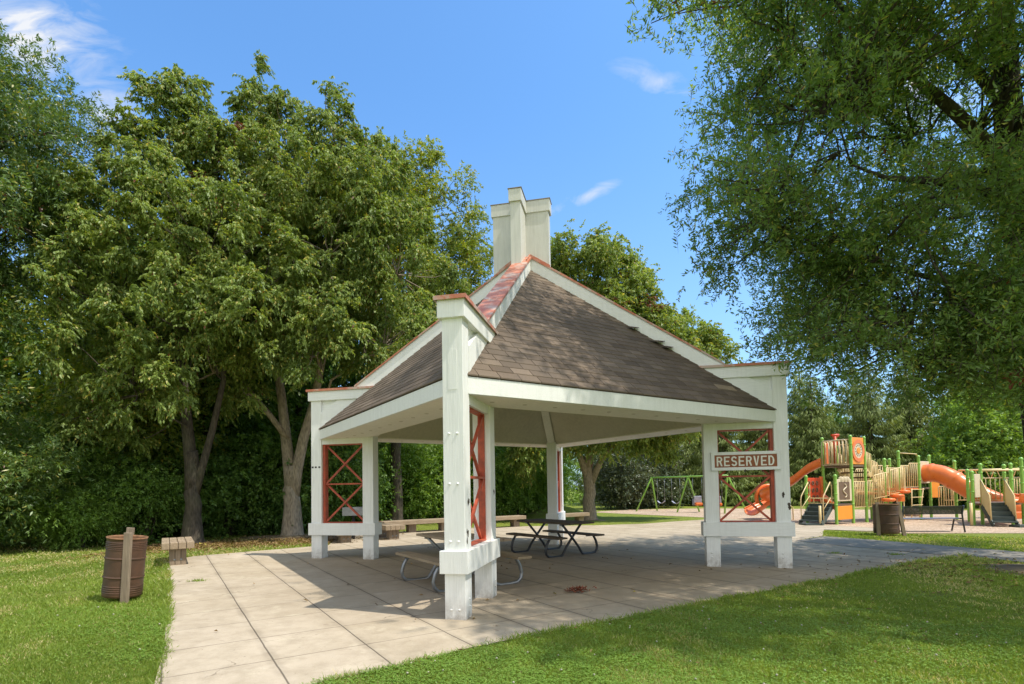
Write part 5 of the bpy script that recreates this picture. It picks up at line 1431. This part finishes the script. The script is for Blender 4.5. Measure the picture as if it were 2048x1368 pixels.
MUL = [(4.88, 31.89), (7.2, 28.51), (9.12, 25.77), (9.3, 25.4), (10.6, 21.8), (12.2, 19.0), (12.4, 17.3), (11.8, 16.4), (15.23, 16.05), (24, 15.4), (34, 20), (30, 28.5), (22.9, 31.7), (18.3, 34.3), (12.9, 36.4), (7.75, 35.4), (5.4, 33.2)]
ground_sheet('play_area_surface', MUL, 0.008, M['mulch'])
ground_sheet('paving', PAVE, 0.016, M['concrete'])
ground_sheet('path', ASPH, 0.022, M['asphalt'])
def mound(x, y, rx, ry, h, mat, name):
    b = MB(); n = 28; m_ = 8; vs = []
    for i in range(m_ + 1):
        f = i / m_
        for j in range(n):
            a = 2 * PI * j / n; wv = 1 + .12 * math.sin(3 * a + x) + .07 * math.sin(7 * a)
            X, Y = x + rx * f * wv * math.cos(a), y + ry * f * wv * math.sin(a)
            vs.append((X, Y, G(X, Y) - .02 + h * (0.5 + .5 * math.cos(PI * f))))
    fs = [(i * n + j, i * n + (j + 1) % n, (i + 1) * n + (j + 1) % n, (i + 1) * n + j) for i in range(m_) for j in range(n)]
    b.smooth = True; b._add(vs, [f[::-1] for f in fs]); o = b.build(name, mat); return tag(o, kind='structure')
mound(2.2, 27.5, 2.4, 1.6, .62, M['ground'], 'grass_mound')
mound(-6.9, 16.9, 2.3, 1.6, .10, M['soil'], 'soil_mound')
mound(3.52, 24.5, 1.1, .9, .07, M['soil'], 'soil_mound')
mound(-8.9, 15.2, 1.2, .9, .07, M['soil'], 'soil_mound')
mound(8.95, 9.2, 1.5, 1.2, .09, M['soil'], 'soil_mound')

def inside(P, poly):
    x, y = P[:, 0], P[:, 1]; c = np.zeros(len(P), bool); n = len(poly)
    for i in range(n):
        x0, y0 = poly[i]; x1, y1 = poly[(i + 1) % n]
        m_ = ((y0 > y) != (y1 > y)) & (x < (x1 - x0) * (y - y0) / (y1 - y0 + 1e-12) + x0); c ^= m_
    return c
# ================================================================== GRASS (stuff)
rg = np.random.default_rng(5)
NG = 900000
lr_ = rg.uniform(math.log(3.1), math.log(20), NG); rr_ = np.exp(lr_); an = rg.uniform(-math.radians(54), math.radians(54), NG)
Pg = np.stack([rr_ * np.sin(an), rr_ * np.cos(an)], 1)
jit = rg.normal(size=(NG, 2)) * .035
ok = ~(inside(Pg + jit, PAVE) | inside(Pg + jit, ASPH) | inside(Pg, MUL))
bare = fnoise(np.c_[Pg, np.zeros(NG)], 1.3, 9) + .5 * fnoise(np.c_[Pg, np.zeros(NG)], 5, 19)
ok &= rg.random(NG) < np.clip(1.35 - bare * 1.1, .08, 1)
# thin grass under the left trees
thin = np.clip((Pg[:, 1] - (12.2 + .25 * (Pg[:, 0] + 8))) / 1.5, 0, 1) * (Pg[:, 0] < 0)
ok &= rg.random(NG) > thin * .85
Pg = Pg[ok]; rr_ = rr_[ok]
EG = PAVE[0:12] ; EL = PAVE[::-1][:8] + [PAVE[0]]
ep = []
for path_ in (EG, [PAVE[0]] + PAVE[::-1][:6]):
    for (x0, y0), (x1, y1) in zip(path_[:-1], path_[1:]):
        L0 = math.hypot(x1 - x0, y1 - y0); k_ = int(L0 * 650); t_ = rg.random(k_)
        ep.append(np.c_[x0 + (x1 - x0) * t_, y0 + (y1 - y0) * t_])
ep = np.concatenate(ep); cl_ = fnoise(np.c_[ep, np.zeros(len(ep))], 6.0, 91)
ep = ep[rg.random(len(ep)) < np.clip(.55 + cl_, .1, 1)]; ep = ep + rg.normal(size=ep.shape) * .028
ne = len(ep); Pg = np.concatenate([Pg, ep]); rr_ = np.concatenate([rr_, np.hypot(ep[:, 0], ep[:, 1])]); n = len(Pg)
Gz = 0.0221 - 0.00796 * Pg[:, 0] - 0.00182 * Pg[:, 1]
P3 = np.c_[Pg, Gz - .003]
cl = fnoise(np.c_[Pg, np.zeros(n)], 2.2, 29)
D = nrm(rg.normal(size=(n, 3)) * np.array([.55, .55, .12]) + np.array([0, 0, .8]))
S = nrm(np.cross(D, nrm(rg.normal(size=(n, 3)) * np.array([1, 1, .2]))))
hh = rg.uniform(.018, .05, n) * (1 + .35 * cl) * (1 + .02 * rr_)
hh[-ne:] *= rg.uniform(1.1, 2.4, ne)
ww = rg.uniform(.0035, .007, n) * np.maximum(1, rr_ / 4.2)
L_['grass'] = mat_leaf('lawn_grass', (0.120, 0.200, 0.026), (0.340, 0.430, 0.090), (0.56, 0.50, 0.26), rough=0.5, spec=0.35, trans=0.38, brown=0)
tint = np.clip(.45 + .35 * cl + rg.normal(size=n) * .2, 0, 1)
o = quad_leaves('grass', P3, D, S, hh, ww, tint, np.where(rg.random(n) < np.clip(.15 + .7 * (fnoise(np.c_[Pg, np.zeros(n)], 1.6, 39)), .03, .55), .99, .5), L_['grass'], None, fold=.3, wide=.35)
tag(o, 'short mown grass of the lawn', 'grass', kind='stuff')
# clover leaves
NC = 70000
k = np.where((rg.random(n) < np.clip(.3 + .8 * fnoise(np.c_[Pg, np.zeros(n)], 1.7, 49), 0, 1)) & (rr_ < 9))[0]; k = rg.choice(k, min(NC, len(k)), replace=False)
Pc = P3[k] + np.c_[rg.normal(size=(len(k), 2)) * .01, rg.uniform(.015, .042, len(k))]
Pc = np.repeat(Pc, 3, 0); aa = np.repeat(rg.uniform(0, 6.28, len(k)), 3) + np.tile([0, 2.09, 4.19], len(k))
Dc = nrm(np.c_[np.cos(aa), np.sin(aa), rg.normal(size=len(aa)) * .25 + .1]); Sc = nrm(np.cross(Dc, np.array([0, 0, 1.0]) + rg.normal(size=(len(aa), 3)) * .2))
L_['clover'] = mat_leaf('clover_leaf', (0.13, 0.24, 0.03), (0.26, 0.40, 0.08), None, rough=0.5, spec=0.35, trans=0.3, brown=0)
o = quad_leaves('clover', Pc, Dc, Sc, rg.uniform(.008, .015, len(aa)), rg.uniform(.008, .014, len(aa)), rg.random(len(aa)), np.full(len(aa), .5), L_['clover'], None, fold=.1, wide=.7)
tag(o, 'clover leaves growing through the lawn', 'clover', kind='stuff')
b = MB(); kk = rg.choice(k, 160, replace=False)
for j in kk:
    p = P3[j]; s = .007 + .004 * rg.random(); b.sphere((p[0], p[1], p[2] + .035 + .02 * rg.random()), s, 6, (1, 1, .85))
o = b.build('clover_flowers', mat_simple('white_clover_flower', (0.40, 0.38, 0.28), .8)); tag(o, 'small white clover flowers dotted over the lawn', 'clover flowers', kind='stuff')
# dry leaf litter
def litter(n, region, seed):
    r = np.random.default_rng(seed); P = region(r, n); z = 0.0221 - 0.00796 * P[:, 0] - 0.00182 * P[:, 1]
    P = np.c_[P, z + .02 + r.random(len(P)) * .02]; m_ = len(P)
    D = nrm(np.c_[r.normal(size=(m_, 2)), r.normal(size=m_) * .25]); S = nrm(np.cross(D, np.array([0, 0, 1]) + r.normal(size=(m_, 3)) * .35))
    return P, D, S, r.uniform(.04, .09, m_), r.uniform(.02, .045, m_), r.random(m_)
def reg(r, n):
    t = r.random(n); x = -9.8 + t * 6.2; y = 12.9 + t * 3.2 + r.normal(size=n) * .9 + .8; P = np.c_[x, y]; return P[~inside(P, PAVE) | (r.random(n) < .12)]
a = litter(9000, reg, 3)
def reg2(r, n):
    P = np.c_[r.normal(size=n) * 2.2 + .2, r.normal(size=n) * 4 + 10.5]; return P
a2 = litter(90, reg2, 4)
def reg3(r, n): return np.c_[r.normal(size=n) * 1.2 + 8.4, r.normal(size=n) * 1.0 + 9.3]
a3 = litter(600, reg3, 6)
L_['litter'] = mat_leaf('dead_leaf', (0.13, 0.075, 0.035), (0.36, 0.25, 0.12), (0.40, 0.34, 0.08), rough=.8, spec=.2, trans=.1, brown=0)
def reg4(r, n):
    P = np.c_[r.uniform(-1, 10, n), r.uniform(3.4, 10.5, n)]; return P[~inside(P, PAVE) & (r.random(len(P)) < .9)]
a4 = litter(420, reg4, 8); a4 = tuple(a4[:3]) + (a4[3] * .6, a4[4] * .6, a4[5])
X = [np.concatenate([a[i], a2[i], a3[i], a4[i]]) for i in range(6)]
o = quad_leaves('leaf_litter', X[0], X[1], X[2], X[3], X[4], X[5], rg.random(len(X[0])), L_['litter'], None, fold=.4)
tag(o, 'dry fallen leaves scattered under the trees and over the paving', 'leaf litter', kind='stuff')
# one reddish clump of dead oak leaves on the paving
r = np.random.default_rng(77); m_ = 150
P = np.c_[r.normal(size=m_) * .075, r.normal(size=m_) * .045, .02 + r.random(m_) * .04]
D = nrm(r.normal(size=(m_, 3)) * np.array([1, 1, .5]) + np.array([0, 0, .2])); S = nrm(np.cross(D, r.normal(size=(m_, 3))))
o = quad_leaves('dead_leaf_clump', P, D, S, r.uniform(.04, .08, m_), r.uniform(.010, .02, m_), r.random(m_), np.full(m_, .5), mat_leaf('red_dead_leaf', (0.12, 0.035, 0.02), (0.30, 0.10, 0.06), None, rough=.7, spec=.2, trans=.1, brown=0), None, fold=.3)
o.location = (.89, 7.55, G(.89, 7.55) + .016); tag(o, 'small reddish clump of dead leaves lying on the paving right of the front pier', 'leaf clump')
# grass tufts growing through paving joints
r = np.random.default_rng(78); sp_ = [(-5.15, 8.75), (-4.3, 7.2), (6.9, 11.6), (8.0, 11.3), (3.4, 16.2), (4.2, 15.2), (6.9, 12.2), (5.4, 18.5)]
for i, (x, y) in enumerate(sp_[:1] + sp_[2:4]):
    m_ = 90; P = np.c_[r.normal(size=m_) * .07, r.normal(size=m_) * .03, np.zeros(m_)]
    D = nrm(r.normal(size=(m_, 3)) * np.array([.6, .6, .1]) + np.array([0, 0, .6])); S = nrm(np.cross(D, r.normal(size=(m_, 3))))
    o = quad_leaves('grass_tuft', P, D, S, r.uniform(.03, .07, m_), r.uniform(.006, .012, m_), r.random(m_), np.full(m_, .5), L_['grass'], None)
    o.location = (x, y, G(x, y) + .014); tag(o, ['small green tuft growing in a paving joint near the leaning barrel', 'grass tuft in the paving just right of the sign pier', 'grass tuft at the edge where paving meets the asphalt path'][i], 'grass tuft')

# ================================================================== WORLD, SUN, CAMERA
SUN = Vector((0.43, -0.18, 0.885)).normalized()
w = bpy.data.worlds.new('World'); sc.world = w; w.use_nodes = True
nt = w.node_tree; nt.nodes.clear()
out = nt.nodes.new('ShaderNodeOutputWorld'); bg = nt.nodes.new('ShaderNodeBackground'); bg.inputs['Strength'].default_value = 0.15
sky = nt.nodes.new('ShaderNodeTexSky'); sky.sky_type = 'NISHITA'; sky.sun_disc = False
sky.sun_elevation = math.asin(SUN.z); sky.sun_rotation = math.atan2(SUN.x, SUN.y)
sky.altitude = 50; sky.air_density = 1.0; sky.dust_density = 1.3; sky.ozone_density = 2.0
def N(t, **k):
    q = nt.nodes.new(t)
    for a_, b_ in k.items(): setattr(q, a_, b_)
    return q
def mth(op, a, b=0.0, clamp=False):
    q = N('ShaderNodeMath', operation=op); q.use_clamp = clamp
    for i, v in enumerate((a, b)):
        if isinstance(v, bpy.types.NodeSocket): nt.links.new(v, q.inputs[i])
        else: q.inputs[i].default_value = v
    return q.outputs[0]
tc = N('ShaderNodeTexCoord'); sep = N('ShaderNodeSeparateXYZ'); nt.links.new(tc.outputs['Generated'], sep.inputs[0])
gx = mth('DIVIDE', sep.outputs[0], mth('MAXIMUM', sep.outputs[1], .05)); gz_ = mth('DIVIDE', sep.outputs[2], mth('MAXIMUM', sep.outputs[1], .05))
cv = N('ShaderNodeCombineXYZ'); nt.links.new(gx, cv.inputs[0]); nt.links.new(gz_, cv.inputs[1])
mp = N('ShaderNodeMapping'); nt.links.new(cv.outputs[0], mp.inputs[0]); mp.inputs['Rotation'].default_value = (0, 0, -.35); mp.inputs['Scale'].default_value = (3.0, 6.5, 1)
nz = N('ShaderNodeTexNoise'); nt.links.new(mp.outputs[0], nz.inputs[0]); nz.inputs['Scale'].default_value = 2.6; nz.inputs['Detail'].default_value = 8; nz.inputs['Roughness'].default_value = .6; nz.inputs['Distortion'].default_value = 1.0
tot = None
#        centre (x/y, z/y), radii, rotation, strength
for (ax, az, ra, rb, rot, k_) in ((-.93, .885, .13, .065, -.15, 1.15), (-.77, .74, .06, .05, .5, .6), (.135, .545, .075, .013, .42, .85), (.29, .775, .08, .03, -.35, .40), (.52, .84, .10, .06, .2, .7), (.78, .74, .10, .06, 0, .9)):
    dx = mth('SUBTRACT', gx, ax); dz = mth('SUBTRACT', gz_, az); c_, s_ = math.cos(rot), math.sin(rot)
    u = mth('DIVIDE', mth('ADD', mth('MULTIPLY', dx, c_), mth('MULTIPLY', dz, s_)), ra); v_ = mth('DIVIDE', mth('SUBTRACT', mth('MULTIPLY', dz, c_), mth('MULTIPLY', dx, s_)), rb)
    d2 = mth('ADD', mth('MULTIPLY', u, u), mth('MULTIPLY', v_, v_)); e = mth('MULTIPLY', mth('POWER', 2.718, mth('MULTIPLY', d2, -.9)), k_)
    tot = e if tot is None else mth('ADD', tot, e)
tot = mth('MULTIPLY', tot, mth('GREATER_THAN', sep.outputs[1], .05))
# invented bank of bright cumulus behind the camera, added to fill shaded fronts
nb = N('ShaderNodeTexNoise'); nt.links.new(tc.outputs['Generated'], nb.inputs[0]); nb.inputs['Scale'].default_value = 2.4; nb.inputs['Detail'].default_value = 7
mr = N('ShaderNodeMapRange'); nt.links.new(sep.outputs[1], mr.inputs[0]); mr.inputs[1].default_value = -.02; mr.inputs[2].default_value = -.35
mr2 = N('ShaderNodeMapRange'); nt.links.new(nb.outputs['Fac'], mr2.inputs[0]); mr2.inputs[1].default_value = .36; mr2.inputs[2].default_value = .52
back = mth('MULTIPLY', mr.outputs[0], mr2.outputs[0], True)
nn = mth('MULTIPLY', mth('SUBTRACT', nz.outputs['Fac'], .5), 1.7)
cm = mth('MULTIPLY', mth('ADD', tot, mth('SUBTRACT', mth('MULTIPLY', nn, mth('ADD', mth('MULTIPLY', tot, 2.3), .12)), .16)), .95, True)
tintn = N('ShaderNodeMix', data_type='RGBA'); tintn.blend_type = 'MULTIPLY'; tintn.inputs[0].default_value = 1.0
nt.links.new(sky.outputs[0], tintn.inputs[6]); tintn.inputs[7].default_value = (1.12, 1.72, 2.10, 1)
hz = N('ShaderNodeMapRange'); nt.links.new(sep.outputs[2], hz.inputs[0]); hz.inputs[1].default_value = 0.0; hz.inputs[2].default_value = 0.62; hz.inputs[3].default_value = 1.0; hz.inputs[4].default_value = 0.0
hf = mth('MULTIPLY', mth('POWER', hz.outputs[0], 1.7), .55, True)
hm = N('ShaderNodeMix', data_type='RGBA'); nt.links.new(hf, hm.inputs[0]); nt.links.new(tintn.outputs[2], hm.inputs[6]); hm.inputs[7].default_value = (4.3, 5.2, 6.0, 1)
mx = N('ShaderNodeMix', data_type='RGBA'); nt.links.new(cm, mx.inputs[0]); nt.links.new(hm.outputs[2], mx.inputs[6]); mx.inputs[7].default_value = (5.9, 6.1, 6.5, 1)
mx2 = N('ShaderNodeMix', data_type='RGBA'); nt.links.new(back, mx2.inputs[0]); nt.links.new(mx.outputs[2], mx2.inputs[6]); mx2.inputs[7].default_value = (8.2, 8.0, 7.5, 1)
nt.links.new(mx2.outputs[2], bg.inputs['Color']); nt.links.new(bg.outputs[0], out.inputs['Surface'])

sl_ = bpy.data.lights.new('sun', 'SUN'); sl_.energy = 5.0; sl_.angle = math.radians(0.53); sl_.color = (1.0, 0.93, 0.81)
so = bpy.data.objects.new('sun', sl_); col.objects.link(so); so.rotation_euler = (-SUN).to_track_quat('-Z', 'Y').to_euler(); so.location = (20, -10, 40)

cam = bpy.data.cameras.new('camera'); co = bpy.data.objects.new('camera', cam); col.objects.link(co)
F_, VS, PIT, ROLL = 1071.8, 252.4, 0.0357, -0.0166
cam.sensor_width = 36; cam.lens = F_ / 2048 * 36; cam.shift_y = VS / 2048; cam.clip_start = 0.05; cam.clip_end = 2000
fw = Vector((0, math.cos(PIT), math.sin(PIT))); up = Vector((0, -math.sin(PIT), math.cos(PIT))); rt_ = Vector((1, 0, 0))
c_, s_ = math.cos(ROLL), math.sin(ROLL); r2v = rt_ * c_ + up * s_; u2v = up * c_ - rt_ * s_
co.matrix_world = Matrix(((r2v.x, u2v.x, -fw.x, 0), (r2v.y, u2v.y, -fw.y, 0), (r2v.z, u2v.z, -fw.z, 1.5), (0, 0, 0, 1)))
sc.camera = co
sc.view_settings.view_transform = 'Standard'; sc.view_settings.look = 'None'; sc.view_settings.exposure = 0; sc.view_settings.gamma = 1
sc.cycles.max_bounces = 8; sc.cycles.transparent_max_bounces = 4
try:
    sc.cycles.use_denoising = True
except Exception: pass
